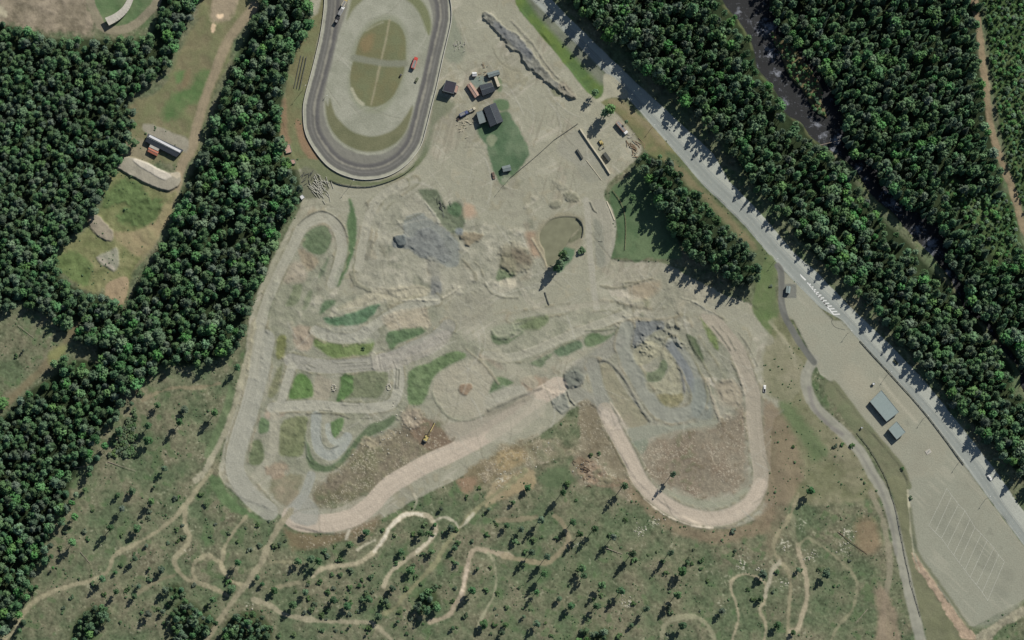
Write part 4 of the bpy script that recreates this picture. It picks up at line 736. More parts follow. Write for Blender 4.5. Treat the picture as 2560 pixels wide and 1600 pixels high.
M['foliage_pine'] = mat('pine_needles', (.072, .134, .060), raw=True, rough=.85, var=.35, scale=.9, rnd=.33, spec=.15)
M['foliage_spruce'] = mat('spruce_needles', (.060, .122, .058), raw=True, rough=.85, var=.35, scale=.9, rnd=.3, spec=.15)
M['foliage_birch'] = mat('birch_leaves', (.088, .192, .066), raw=True, rough=.8, var=.35, scale=.9, rnd=.25, spec=.2)
M['foliage_shrub'] = mat('shrub_leaves', (.074, .122, .052), raw=True, rough=.85, var=.35, scale=2.5, rnd=.2, spec=.15)
M['bark'] = mat('bark', (112, 96, 78), rough=.95, var=.3, scale=2.5)
M['deadwood'] = mat('deadwood', (150, 138, 124), rough=.9, var=.2, scale=2.0)
M['rock'] = mat('rock', (176, 172, 156), rough=.9, var=.2, scale=2.0)
def simple(key, rgb, **k): M[key] = mat(key, rgb, **k)
simple('roof_metal_grey', (130, 143, 139), rough=.55, var=.06, scale=.6)
simple('roof_dark', (58, 64, 70), rough=.7, var=.12, scale=.6)
simple('roof_black', (50, 48, 58), rough=.7, var=.15, scale=.5)
simple('roof_mid', (112, 122, 120), rough=.7, var=.1)
simple('roof_white', (206, 206, 204), rough=.5, var=.05)
simple('terracotta', (168, 106, 84), rough=.85, var=.12, scale=1.2)
simple('pinkish', (172, 142, 126), rough=.85, var=.12)
simple('wall_dark', (62, 60, 62), rough=.85)
simple('wall_pale', (168, 164, 152), rough=.85)
simple('wood', (140, 120, 96), rough=.85, var=.15, scale=1.5)
simple('glass', (40, 50, 60), rough=.12, spec=.6, var=.03)
simple('paint_white', (214, 214, 208), rough=.4, var=.04)
simple('line_paint', (170, 170, 156), rough=.8, var=.22, scale=.8)
simple('paint_red', (190, 70, 60), rough=.45, var=.06)
simple('paint_salmon', (196, 104, 92), rough=.45, var=.06)
simple('paint_yellow', (178, 162, 104), rough=.5, var=.08)
simple('paint_blue', (74, 82, 118), rough=.45, var=.06)
simple('paint_black', (46, 46, 48), rough=.4, var=.06)
simple('paint_brown', (104, 86, 74), rough=.45, var=.06)
simple('paint_silver', (160, 162, 162), rough=.35, var=.04, metal=.3)
simple('paint_olive', (92, 98, 74), rough=.6)
simple('rubber', (38, 38, 40), rough=.9)
simple('steel', (128, 128, 124), rough=.5, metal=.4)
simple('concrete', (178, 176, 162), rough=.9, var=.1)
simple('concrete_dark', (84, 86, 80), rough=.9, var=.1)
simple('beige', (190, 182, 158), rough=.85, var=.08)
# water
def water(name, rgb, rough, foam):
    m = mat(name, rgb, rough=rough, var=.15, scale=.15, spec=.22); n = m.node_tree.nodes; l = m.node_tree.links
    b = n['Principled BSDF']
    no = n.new('ShaderNodeTexNoise'); no.inputs['Scale'].default_value = 1.2; no.inputs['Detail'].default_value = 3
    tc = n.new('ShaderNodeTexCoord'); l.new(tc.outputs['Object'], no.inputs['Vector'])
    bp = n.new('ShaderNodeBump'); bp.inputs['Strength'].default_value = .25; bp.inputs['Distance'].default_value = .2
    l.new(no.outputs['Fac'], bp.inputs['Height']); l.new(bp.outputs[0], b.inputs['Normal'])
    if foam:
        at = n.new('ShaderNodeAttribute'); at.attribute_name = 'foam'
        nf = n.new('ShaderNodeTexNoise'); nf.inputs['Scale'].default_value = .32; nf.inputs['Detail'].default_value = 6; nf.inputs['Roughness'].default_value = .7
        l.new(tc.outputs['Object'], nf.inputs['Vector'])
        ad = n.new('ShaderNodeMath'); ad.operation = 'MULTIPLY_ADD'; ad.inputs[1].default_value = .21; l.new(at.outputs['Fac'], ad.inputs[0]); l.new(nf.outputs['Fac'], ad.inputs[2])
        mr = n.new('ShaderNodeMapRange'); mr.inputs[1].default_value = .58; mr.inputs[2].default_value = .90; l.new(ad.outputs[0], mr.inputs[0])
        mx = n.new('ShaderNodeMix'); mx.data_type = 'RGBA'; l.new(mr.outputs[0], mx.inputs[0])
        src = b.inputs['Base Color'].links[0].from_socket; l.new(src, mx.inputs[6]); mx.inputs[7].default_value = (.30, .32, .36, 1)
        l.new(mx.outputs[2], b.inputs['Base Color'])
    return m
M['river_water'] = water('river_water', (27, 29, 30), .5, True)
M['pond_water'] = water('pond_water', (120, 120, 97), .3, False)

# ------------------------------------------------------------------ terrain objects
wx, wy = Wn(PX, PY, Z)
VV = np.stack([wx, wy, Z], -1).reshape(-1, 3).astype(np.float32)
idx = np.arange(NX*NY).reshape(NY, NX)
quads = np.stack([idx[:-1, :-1], idx[1:, :-1], idx[1:, 1:], idx[:-1, 1:]], -1).reshape(-1, 4)
qk = K[:-1, :-1].reshape(-1)
du = np.zeros((NY, NX, 3), np.float32); dv = np.zeros((NY, NX, 3), np.float32)
V3 = VV.reshape(NY, NX, 3)
du[:, 1:-1] = V3[:, 2:]-V3[:, :-2]; dv[1:-1] = V3[2:]-V3[:-2]
NN = np.cross(dv, du); NN[..., 2] = np.where(np.abs(NN).sum(-1) < 1e-9, 1, NN[..., 2]); NN /= np.linalg.norm(NN, axis=-1, keepdims=True)+1e-9
NN = NN.reshape(-1, 3); CC = C.reshape(-1, 3)
def tag(o, label=None, cat=None, group=None, kind=None):
    if label: o['label'] = label
    if cat: o['category'] = cat
    if group: o['group'] = group
    if kind: o['kind'] = kind
    return o
def mesh_from(name, V, Q, material, tint=None, normals=None):
    me = bpy.data.meshes.new(name); n = Q.shape[1]
    me.vertices.add(len(V)); me.vertices.foreach_set('co', V.astype(np.float32).ravel())
    me.loops.add(Q.size); me.loops.foreach_set('vertex_index', Q.astype(np.int32).ravel())
    me.polygons.add(len(Q)); me.polygons.foreach_set('loop_start', np.arange(0, Q.size, n, dtype=np.int32))
    me.update(calc_edges=True)
    me.polygons.foreach_set('use_smooth', np.ones(len(Q), bool))
    if tint is not None:
        a = me.attributes.new('tint', 'FLOAT_COLOR', 'POINT')
        a.data.foreach_set('color', np.concatenate([tint, np.ones((len(tint), 1), np.float32)], 1).astype(np.float32).ravel())
    if normals is not None: me.normals_split_custom_set_from_vertices(normals.astype(np.float32))
    me.materials.append(material)
    o = bpy.data.objects.new(name, me); COL.objects.link(o); return o
STRUCT_LABEL = {
 'ground': ('rough green and brown felled ground with stumps and brush', 'ground'), 'forest_floor': ('dark shaded ground under the forest', 'forest floor'),
 'lawn': ('mown and rough grass areas and road verges', 'grass'), 'path': ('narrow pale dirt paths and forest tracks', 'path'),
 'gravel_bank': ('raised pale gravel banks', 'bank'), 'gravel_yard': ('wide beige gravel yard with tyre marks', 'yard'),
 'race_track': ('dark oval race track with worn lanes', 'race track'), 'road_shoulder': ('pale gravel shoulder along the highway', 'shoulder'),
 'highway': ('grey two lane highway running diagonally', 'road'), 'parking_lot': ('large grey gravel parking lot beside the highway', 'parking lot'),
 'access_road': ('curving grey access road west of the parking lot', 'road'), 'grass_patch': ('green grass islands between the circuit lanes', 'grass'),
 'rubble_heap': ('blue grey crushed rock heaps in the yard', 'rubble'), 'bare_soil': ('freshly graded brown soil', 'soil'),
 'pond_bed': ('bed of the murky pond', 'pond bed'), 'dirt_track': ('winding dirt circuit of grey and pink gravel', 'dirt track'),
 'river_bed': ('stony bed of the dark river', 'river bed'), 'river_bank': ('brushy gravel island in the river', 'river bank')}
for ki, name in enumerate(CLS):
    q = quads[qk == ki]
    if not len(q): continue
    used, inv = np.unique(q, return_inverse=True)
    mt = M['asphalt'] if name in ('highway', 'race_track', 'access_road') else M['soil']
    o = mesh_from(name, VV[used], inv.reshape(-1, 4), mt, CC[used], NN[used])
    lb = STRUCT_LABEL.get(name, (name, name)); tag(o, lb[0], lb[1], kind='structure')
# far ground, reaching the horizon
brd = [idx[0, 0], idx[0, -1], idx[-1, -1], idx[-1, 0]]
bp_ = [Vector(VV[i]) for i in brd]; big = 6000
ov = [Vector((-big, big, 0)), Vector((big, big, 0)), Vector((big, -big, 0)), Vector((-big, -big, 0))]
V = np.array([tuple(p) for p in bp_+ov]); V[:, 2] = 0
o = mesh_from('far_ground', V, np.array([[0, 1, 5, 4], [1, 2, 6, 5], [2, 3, 7, 6], [3, 0, 4, 7]]), M['soil'], np.tile(np.array(lin((58, 72, 48)), np.float32), (8, 1)))
if o.data.polygons[0].normal.z < 0: o.data.flip_normals()
tag(o, 'wooded land reaching to the horizon', 'ground', kind='structure')
def water_sheet(name, mask, z, m, label, foam=None):
    q = quads[(mask[:-1, :-1].reshape(-1) > .05)]
    used, inv = np.unique(q, return_inverse=True)
    px = PX.reshape(-1)[used]; py = PY.reshape(-1)[used]; x, y = Wn(px, py, np.full(len(px), z))
    V = np.stack([x, y, np.full(len(x), z)], -1)
    o = mesh_from(name, V, inv.reshape(-1, 4), m)
    if foam is not None:
        a = o.data.attributes.new('foam', 'FLOAT', 'POINT'); a.data.foreach_set('value', foam.reshape(-1)[used].astype(np.float32))
    tag(o, label, 'water', kind='structure')
foam = np.zeros((NY, NX), np.float32)+.15*np.clip(NC+NB, 0, 1)
for c, r, x, y, q in ((2, 0, 2290, 640, 50), (2, 0, 2140, 110, 50), (3, 0, 20, 250, 40), (3, 0, 80, 690, 50), (3, 0, 160, 960, 50), (3, 0, 460, 1170, 50), (3, 0, 520, 1280, 70), (3, 0, 650, 1320, 60), (3, 0, 610, 1420, 60), (3, 1, 860, 80, 50), (3, 1, 920, 180, 40), (3, 1, 1130, 300, 40), (3, 1, 1190, 420, 80), (3, 1, 1420, 650, 70), (3, 1, 1540, 770, 60), (3, 1, 1510, 860, 90), (3, 1, 1690, 1070, 50), (3, 1, 1940, 1360, 40), (3, 0, 30, 500, 90), (2, 0, 2380, 260, 120)):
    p0 = T(c, r, (x, y))[0]
    foam += np.exp(-(((PX-p0[0])**2+(PY-p0[1])**2)/(q*Z2*.8)**2))
water_sheet('river', rm, -1.7, M['river_water'], 'dark river with white rapids between the forests', np.clip(foam, 0, 1.2))
water_sheet('pond', pm, -.75, M['pond_water'], 'murky olive pond beside the dirt circuit')

# ------------------------------------------------------------------ mesh builder
class MB:
    def __init__(s): s.v = []; s.f = []
    def add(s, vs, fs):
        b = len(s.v); s.v += [Vector(v) for v in vs]; s.f += [tuple(b+i for i in f) for f in fs]; return s
    def box(s, c, d, rz=0, taper=1.0, rx=0):
        x, y, z = d[0]/2, d[1]/2, d[2]/2
        vs = [(-x, -y, -z), (x, -y, -z), (x, y, -z), (-x, y, -z), (-x*taper, -y*taper, z), (x*taper, -y*taper, z), (x*taper, y*taper, z), (-x*taper, y*taper, z)]
        Mt = Matrix.Translation(c) @ Matrix.Rotation(rz, 4, 'Z') @ Matrix.Rotation(rx, 4, 'Y')
        return s.add([Mt @ Vector(v) for v in vs], [(3, 2, 1, 0), (4, 5, 6, 7), (0, 1, 5, 4), (1, 2, 6, 5), (2, 3, 7, 6), (3, 0, 4, 7)])
    def prism(s, poly, z0, z1):
        A = sum(poly[i][0]*poly[(i+1) % len(poly)][1]-poly[(i+1) % len(poly)][0]*poly[i][1] for i in range(len(poly)))
        if A < 0: poly = poly[::-1]
        n = len(poly); vs = [(p[0], p[1], z0) for p in poly]+[(p[0], p[1], z1) for p in poly]
        return s.add(vs, [tuple(range(n))[::-1], tuple(range(n, 2*n))]+[(i, (i+1) % n, n+(i+1) % n, n+i) for i in range(n)])
    def tube(s, a, b, r0, r1=None, n=6):
        a, b = Vector(a), Vector(b); r1 = r0 if r1 is None else r1; d = (b-a).normalized()
        u = d.orthogonal().normalized(); w_ = d.cross(u); vs = []
        for c, r in ((a, r0), (b, r1)):
            for k in range(n): t = 2*math.pi*k/n; vs.append(c+u*math.cos(t)*r+w_*math.sin(t)*r)
        return s.add(vs, [tuple(range(n))[::-1], tuple(range(n, 2*n))]+[(i, (i+1) % n, n+(i+1) % n, n+i) for i in range(n)])
    def wall(s, pts, h, th, zf=None):
        """thin wall along world points"""
        for a, b in zip(pts[:-1], pts[1:]):
            d = (b-a); L = math.hypot(d.x, d.y)
            if L < .01: continue
            nrm = Vector((-d.y/L, d.x/L, 0))*th/2
            vs = [a-nrm, b-nrm, b+nrm, a+nrm]; s.add(vs+[v+Vector((0, 0, h)) for v in vs], [(3, 2, 1, 0), (4, 5, 6, 7), (0, 1, 5, 4), (1, 2, 6, 5), (2, 3, 7, 6), (3, 0, 4, 7)])
        return s
    def mesh(s, name, m):
        me = bpy.data.meshes.new(name); me.from_pydata([tuple(v) for v in s.v], [], s.f); me.materials.append(m); me.update(); return me
    def build(s, name, m, parent=None, smooth=False):
        o = bpy.data.objects.new(name, s.mesh(name, m)); COL.objects.link(o)
        if smooth: o.data.polygons.foreach_set('use_smooth', [True]*len(o.data.polygons))
        if parent: o.parent = parent
        return o
def empty(name, loc, rz=0, label=None, cat=None, group=None):
    o = bpy.data.objects.new(name, None); COL.objects.link(o); o.location = loc; o.rotation_euler = (0, 0, rz)
    return tag(o, label, cat, group)
def copy_tree(o, parent=None):
    c = o.copy(); COL.objects.link(c); c.parent = parent
    for ch in list(o.children): copy_tree(ch, c)
    return c

# ------------------------------------------------------------------ trees
t_ = (1+5**.5)/2
ICO_V = [Vector(v).normalized() for v in ((-1, t_, 0), (1, t_, 0), (-1, -t_, 0), (1, -t_, 0), (0, -1, t_), (0, 1, t_), (0, -1, -t_), (0, 1, -t_), (t_, 0, -1), (t_, 0, 1), (-t_, 0, -1), (-t_, 0, 1))]
ICO_F = [(0, 11, 5), (0, 5, 1), (0, 1, 7), (0, 7, 10), (0, 10, 11), (1, 5, 9), (5, 11, 4), (11, 10, 2), (10, 7, 6), (7, 1, 8), (3, 9, 4), (3, 4, 2), (3, 2, 6), (3, 6, 8), (3, 8, 9), (4, 9, 5), (2, 4, 11), (6, 2, 10), (8, 6, 7), (9, 8, 1)]
def clump(mb, c, r, rnd, flat=.75):
    q = Matrix.Rotation(rnd.uniform(0, 6.28), 3, 'Z') @ Matrix.Rotation(rnd.uniform(0, 3), 3, 'X')
    mb.add([Vector(c)+Vector(((q@v).x, (q@v).y, (q@v).z*flat))*r*rnd.uniform(.65, 1.25) for v in ICO_V], ICO_F)
def tuft(mb, c, r, rnd):
    n = Vector((rnd.gauss(0, .7), rnd.gauss(0, .7), rnd.gauss(.6, .5))).normalized(); u = n.orthogonal().normalized(); w_ = n.cross(u); a0 = rnd.uniform(0, 6)
    vs = [Vector(c)+(u*math.cos(a0+k*2.094)+w_*math.sin(a0+k*2.094))*r*rnd.uniform(.6, 1.3) for k in range(3)]
    mb.add(vs, [(0, 1, 2)])
def pine_meshes(seed, H=18.0, Rc=2.6, base=.40, round_=False):
    rnd = random.Random(seed); cr = MB()
    h0 = H*base
    for k in range(38 if not round_ else 40):
        t = rnd.random()**(1.15 if not round_ else .8); z = h0+(H-h0)*t
        prof = (1-t)**.62*min(1, .55+t*3) if not round_ else math.sqrt(max(0.05, 1-((t-.45)/.62)**2))
        rad = Rc*prof*math.sqrt(rnd.random())*.82; a = rnd.uniform(0, 6.283)
        r = Rc*rnd.uniform(.26, .46)*(1-(.55 if not round_ else .3)*t)
        clump(cr, (math.cos(a)*rad, math.sin(a)*rad, z), r, rnd)
    for k in range(90):
        t = rnd.random(); z = h0+(H-h0)*t*1.02
        prof = (max(0.02, 1-t)**.62*min(1, .55+t*3)) if not round_ else math.sqrt(max(0.03, 1-((t-.35)/.74)**2)); rad = Rc*prof*rnd.uniform(.75, 1.2); a = rnd.uniform(0, 6.283)
        tuft(cr, (math.cos(a)*rad, math.sin(a)*rad, z), rnd.uniform(.25, .6), rnd)
    tk = MB(); tk.tube((0, 0, -.6), (0.1, 0.05, H*.6), .26, .16, 7); tk.tube((.1, .05, H*.6), (0, 0, H*.93), .16, .05, 5)
    for k in range(6):
        a = rnd.uniform(0, 6.283); z = h0+(H-h0)*rnd.uniform(-.12, .6); tk.tube((0, 0, z), (math.cos(a)*Rc*.7, math.sin(a)*Rc*.7, z+.8), .08, .03, 4)
    return cr, tk
def spruce_meshes(seed, H=17.0, Rc=2.5):
    rnd = random.Random(seed); cr = MB(); tiers = 13
    for i in range(tiers):
        t = i/(tiers-1); z = H*(.14+.86*t); rr_ = Rc*(1-t)**.85+.18; n = max(6, int(13-6*t)); a0 = rnd.uniform(0, 6)
        for k in range(n):
            a = a0+6.283*k/n+rnd.uniform(-.15, .15); r = rr_*rnd.uniform(.75, 1.12); w_ = r*.28+.08
            d = Vector((math.cos(a), math.sin(a), 0)); s_ = Vector((-d.y, d.x, 0))
            tip = d*r+Vector((0, 0, z-.28*r)); root = Vector((0, 0, z+.25*r+.1)); m1 = d*r*.55+s_*w_+Vector((0, 0, z-.2*r)); m2 = d*r*.55-s_*w_+Vector((0, 0, z-.2*r))
            mt = d*r*.5+Vector((0, 0, z+.05*r))
            cr.add([root, m1, tip, m2, mt], [(0, 4, 1), (1, 4, 2), (2, 4, 3), (3, 4, 0), (0, 1, 2, 3)])
    for k in range(70):
        t = rnd.random(); a = rnd.uniform(0, 6.283); r = (Rc*(1-t)**.85)*rnd.uniform(.6, 1.05); tuft(cr, (math.cos(a)*r, math.sin(a)*r, H*(.15+.85*t)-.2*r), rnd.uniform(.25, .5), rnd)
    tk = MB(); tk.tube((0, 0, -.6), (0, 0, H*.95), .22, .04, 6)
    return cr, tk
KINDS = {
 'pine_tree': ([pine_meshes(s, 18, 3.0+.3*(s % 3)) for s in range(6)], M['foliage_pine'], 18.0),
 'spruce_tree': ([spruce_meshes(s+20, 17, 2.4) for s in range(5)], M['foliage_spruce'], 17.0),
 'birch_tree': ([pine_meshes(s+40, 15, 3.1, .34, True) for s in range(5)], M['foliage_birch'], 15.0)}
TM = {}
src = bpy.data.collections.new('tree_sources')
for kn, (vars_, fm, H) in KINDS.items():
    TM[kn] = []
    for cr, tk in vars_:
        a = cr.mesh(kn+'_crown', fm); a.polygons.foreach_set('use_smooth', [len(p.vertices) == 3 and kn != 'spruce_tree' for p in a.polygons]); b = tk.mesh(kn+'_trunk', M['bark'])
        j = MB(); j.v = cr.v+tk.v; j.f = cr.f+[tuple(i+len(cr.v) for i in f) for f in tk.f]
        jm = j.mesh(kn+'_whole', fm); jm.materials.append(M['bark'])
        mi = [0]*len(cr.f)+[1]*len(tk.f); jm.polygons.foreach_set('material_index', mi); jm.polygons.foreach_set('use_smooth', [len(p.vertices) == 3 and kn != 'spruce_tree' for p in jm.polygons])
        TM[kn].append((a, b, jm))
def plant(kn, p, h, wide=1.0, label=None, group=None, rnd=random):
    H = KINDS[kn][2]; s = h/H; a, b, _ = TM[kn][rnd.randrange(len(TM[kn]))]
    o = bpy.data.objects.new(kn, None); COL.objects.link(o); o.location = p; o.rotation_euler = (0, 0, rnd.uniform(0, 6.28)); o.scale = (s*wide, s*wide, s)
    tag(o, label, kn.split('_')[0]+' tree', group)
    for nm, me in (('crown', a), ('trunk', b)):
        c = bpy.data.objects.new(nm, me); COL.objects.link(c); c.parent = o
    return o
COT = 1/math.tan(SUN_EL)
def base_from_crown(px, py, hc):
    return W(px, py, hc)          # point of the crown seen at that place of the map

# ---- single trees on the felled ground: (tile col, row, crown x, y, shadow x, y)
SINGLE = []
def S(c, r, *q):
    for t in q: SINGLE.append((c, r)+t)
S(2, 3, (965, 535, 820, 720), (1150, 690, 995, 885), (1510, 680, 1340, 900), (190, 680, 40, 870), (150, 70, 115, 180), (490, 110, 350, 330), (280, 370, 130, 570), (580, 390, 450, 560), (1070, 50, 895, 270), (790, 460, 640, 650), (650, 510, 520, 700), (340, 720, 190, 930), (310, 880, 160, 1100), (670, 830, 550, 990), (690, 900, 580, 1060), (860, 990, 720, 1170), (1040, 1050, 910, 1230), (560, 1190, 480, 1310), (800, 1190, 680, 1330), (1280, 1210, 1120, 1360), (1620, 860, 1500, 1010), (1570, 1080, 1430, 1280), (1660, 780, 1600, 820), (2380, 890, 2280, 980), (2350, 1120, 2310, 1200), (1620, 1370, 1480, 1500), (240, 1060, 130, 1210), (240, 1360, 150, 1480), (90, 460, 0, 590), (1990, 1240, 1910, 1340), (450, 1120, 400, 1200), (110, 1290, 80, 1340), (1480, 1200, 1400, 1300), (1130, 1370, 1060, 1420), (700, 1430, 620, 1500))
S(2, 2, (1530, 1450, 1370, 1660))
S(1, 3, (1040, 490, 980, 580), (890, 610, 810, 740), (1750, 270, 1710, 330), (1840, 450, 1770, 540), (1560, 500, 1490, 620), (1370, 680, 1320, 760), (1660, 680, 1590, 760), (1880, 640, 1810, 720), (1460, 850, 1390, 940), (1690, 420, 1700, 440), (1900, 790, 1860, 840), (2200, 280, 2170, 330), (2370, 430, 2290, 520), (2430, 210, 2400, 280), (2450, 580, 2390, 640), (2090, 840, 2060, 880), (1290, 1020, 1190, 1080), (1230, 1150, 1140, 1230), (1160, 1290, 1070, 1390), (1640, 1080, 1560, 1110), (1690, 1170, 1640, 1220), (1620, 1230, 1530, 1400), (1520, 1200, 1460, 1310), (2050, 1040, 1930, 1210), (350, 1180, 250, 1310), (860, 1190, 790, 1300), (730, 1130, 660, 1240), (470, 1060, 360, 1140), (170, 1040, 90, 1120), (520, 740, 430, 900), (590, 760, 470, 940), (400, 770, 320, 890), (1070, 1130, 990, 1240), (890, 1380, 850, 1410), (1050, 1450, 1020, 1480), (1860, 1400, 1820, 1450), (2160, 1360, 2070, 1450), (2360, 1370, 2300, 1430), (2330, 1440, 2240, 1500), (60, 980, 20, 1050), (1340, 1340, 1300, 1370), (1600, 1060, 1560, 1120))
S(0, 3, (1110, 140, 1040, 200), (1250, 100, 1180, 190), (1150, 270, 1050, 400), (1040, 450, 910, 640), (1430, 200, 1340, 360), (1290, 460, 1210, 570), (1270, 740, 1180, 860), (1380, 620, 1340, 660), (1410, 840, 1370, 880), (1520, 850, 1450, 950), (1560, 1040, 1460, 1150), (1310, 1000, 1240, 1060), (960, 930, 840, 1090), (1100, 1050, 1000, 1170), (1270, 1100, 1190, 1180), (1000, 1220, 940, 1280), (900, 1200, 850, 1240), (1400, 1270, 1300, 1370), (1540, 1240, 1490, 1330), (1590, 1340, 1530, 1390), (1720, 1190, 1640, 1260), (1800, 1190, 1700, 1300), (1860, 1250, 1760, 1360), (1800, 1330, 1700, 1430), (1880, 1400, 1800, 1490), (2010, 1130, 1920, 1230), (2250, 780, 2130, 930), (2430, 920, 2360, 1000), (770, 1340, 700, 1420), (820, 1450, 740, 1512), (2190, 1030, 2110, 1110), (2250, 1310, 2150, 1420), (2350, 1380, 2260, 1480), (2210, 1420, 2130, 1500), (2330, 1270, 2280, 1340), (1460, 60, 1420, 110), (800, 90, 750, 160), (1090, 870, 1050, 930), (1690, 1380, 1640, 1470))
S(0, 2, (2240, 440, 2140, 600), (2030, 870, 1900, 1060), (1490, 800, 1390, 900), (1700, 960, 1570, 1150), (1740, 840, 1660, 920), (1400, 990, 1270, 1150), (1130, 1040, 1000, 1190), (1780, 300, 1730, 400), (2110, 260, 2040, 370), (1550, 1400, 1450, 1500), (1400, 1130, 1290, 1290), (1900, 130, 1850, 200), (1160, 650, 1010, 860), (1240, 790, 1150, 830), (220, 290, 190, 340))
S(3, 3, (415, 100, 300, 250), (560, 890, 460, 1030), (290, 850, 250, 920), (240, 1440, 180, 1500), (100, 1370, 30, 1470))
S(2, 1, (490, 880, 350, 1130), (455, 965, 320, 1170), (520, 925, 420, 1060), (430, 1010, 300, 1200), (1150, 345, 1020, 510))
BIRCHES = [(0, 3, 690, 220, 620, 290), (0, 3, 680, 590, 560, 730), (0, 3, 500, 830, 460, 870), (0, 3, 600, 370, 530, 430), (0, 2, 1340, 570, 1300, 700), (0, 2, 820, 60, 720, 150), (0, 2, 1250, 380, 1150, 420), (0, 2, 1040, 210, 960, 300), (2, 0, 790, 870, 700, 1010), (2, 0, 880, 1060, 760, 1210), (2, 0, 930, 1030, 790, 1240), (2, 0, 1080, 1150, 1010, 1200), (2, 0, 1400, 1480, 1300, 1512)]
LAND = [((1040, 700), 'the white box by the west forest'), ((680, 1150), 'the west hairpin of the circuit'), ((800, 1290), 'the pink track bend'),
 ((1630, 1250), 'the looping pink track'), ((1335, 1240), 'the reddish rubble bank'), ((2300, 1300), 'the marked truck bays'), ((1900, 1500), 'the eastern bike trails'),
 ((1180, 1375), 'the double bike trail bends'), ((1060, 1300), 'the pale sandy trail'), ((500, 1450), 'the trail loop'), ((300, 1350), 'the western footpath'),
 ((620, 1480), 'the southern path crossing'), ((1400, 650), 'the pond'), ((1530, 560), 'the lawn'), ((1510, 250), 'the highway junction'), ((330, 950), 'the west forest edge'),
 ((900, 1540), 'the southern bike trail'), ((1450, 1500), 'the southern clearing'), ((1250, 1560), 'the trail fork at the bottom'), ((480, 1050), 'the western bank'), ((1700, 1420), 'the stony slope'), ((2050, 1400), 'the eastern fallen log')]
ORD = ['nearest', 'second nearest', 'third nearest', 'fourth nearest', 'fifth nearest', 'sixth nearest', 'seventh nearest', 'eighth nearest', 'ninth nearest', 'tenth nearest']+['%dth nearest' % i for i in range(11, 120)]
def dirname(dx, dy):
    a = math.degrees(math.atan2(-dy, dx)) % 360
    return ['right of', 'upper right of', 'above', 'upper left of', 'left of', 'lower left of', 'below', 'lower right of'][int((a+22.5)//45) % 8]
def auto_labels(items, desc):
    """items: list of (px, py) -> unique labels from the nearest landmark, side and rank of distance"""
    cells = {}
    for n, (x, y) in enumerate(items):
        l = min(LAND, key=lambda q: (q[0][0]-x)**2+(q[0][1]-y)**2); d = dirname(x-l[0][0], y-l[0][1])
        cells.setdefault((l[1], d), []).append((math.hypot(x-l[0][0], y-l[0][1]), n))
    out = [None]*len(items)
    for (l, d), q in cells.items():
        q.sort()
        for r_, (_, n) in enumerate(q):
            out[n] = ('%s %s %s' % (desc, d, l)) if len(q) == 1 else ('%s, %s of those %s %s' % (desc, ORD[r_], d, l))
    return out
rnd = random.Random(3)
pos = [(640*c+x*Z2, 400*r+y*Z2) for c, r, x, y, _, _ in SINGLE]
labs = auto_labels(pos, 'lone pine')
npine = 0
for (c, r, x, y, sx, sy), (px, py), lb in zip(SINGLE, pos, labs):
    d = math.hypot(sx-x, sy-y)*Z2*MPP; hc = max(3.5, d/(COT+math.tan(TILT))); h = hc/.78
    p = W(px, py, hc); b = Vector((p.x, p.y, 0))
    b.z = zat(px, py)-.1
    wide = min(2.2, max(.98, 19.5/h))*rnd.uniform(.8, 1.05)
    plant('pine_tree', b, h, wide, lb, 'lone pines on the felled ground', rnd); npine += 1
pos = [(640*c+x*Z2, 400*r+y*Z2) for c, r, x, y, _, _ in BIRCHES]
for (c, r, x, y, sx, sy), (px, py), lb in zip(BIRCHES, pos, auto_labels(pos, 'bright green birch')):
    d = math.hypot(sx-x, sy-y)*Z2*MPP; hc = max(4, d/(COT+math.tan(TILT))); p = W(px, py, hc)
    plant('birch_tree', Vector((p.x, p.y, zat(px, py)-.1)), hc/.74, 1.0, lb, 'single birches', rnd)
# ---- forests
ZP = {  # spacing px, (pine, spruce, birch), heights, width factor
 1: (17.6, (.88, .06, .06), (10, 13.5), 1.62), 2: (19, (.66, .14, .20), (12, 18), 1.34), 3: (19, (.60, .14, .26), (11, 16), 1.38), 9: (17, (.6, .1, .3), (9, 13), 1.3),
 4: (18.5, (.68, .12, .20), (19, 26), .98), 5: (17, (.56, .30, .14), (14, 20), 1.06), 6: (11.5, (.12, .08, .80), (4, 6.2), 1.6),
 7: (17.5, (.90, .06, .04), (18, 23), .98), 8: (11, (.10, .05, .85), (4, 7), 1.3), 10: (11.5, (.10, .05, .85), (4, 6), 1.6)}
ZN = {1: 'north-west forest', 2: 'forest strip west of the oval track', 3: 'south-west forest', 4: 'forest between highway and river', 5: 'forest east of the river',
 6: 'young wood in the far corner', 7: 'stand between lawn and highway', 8: 'river island', 9: 'small stands at the bottom edge', 10: 'young thicket left of the far forest track'}
pts = []
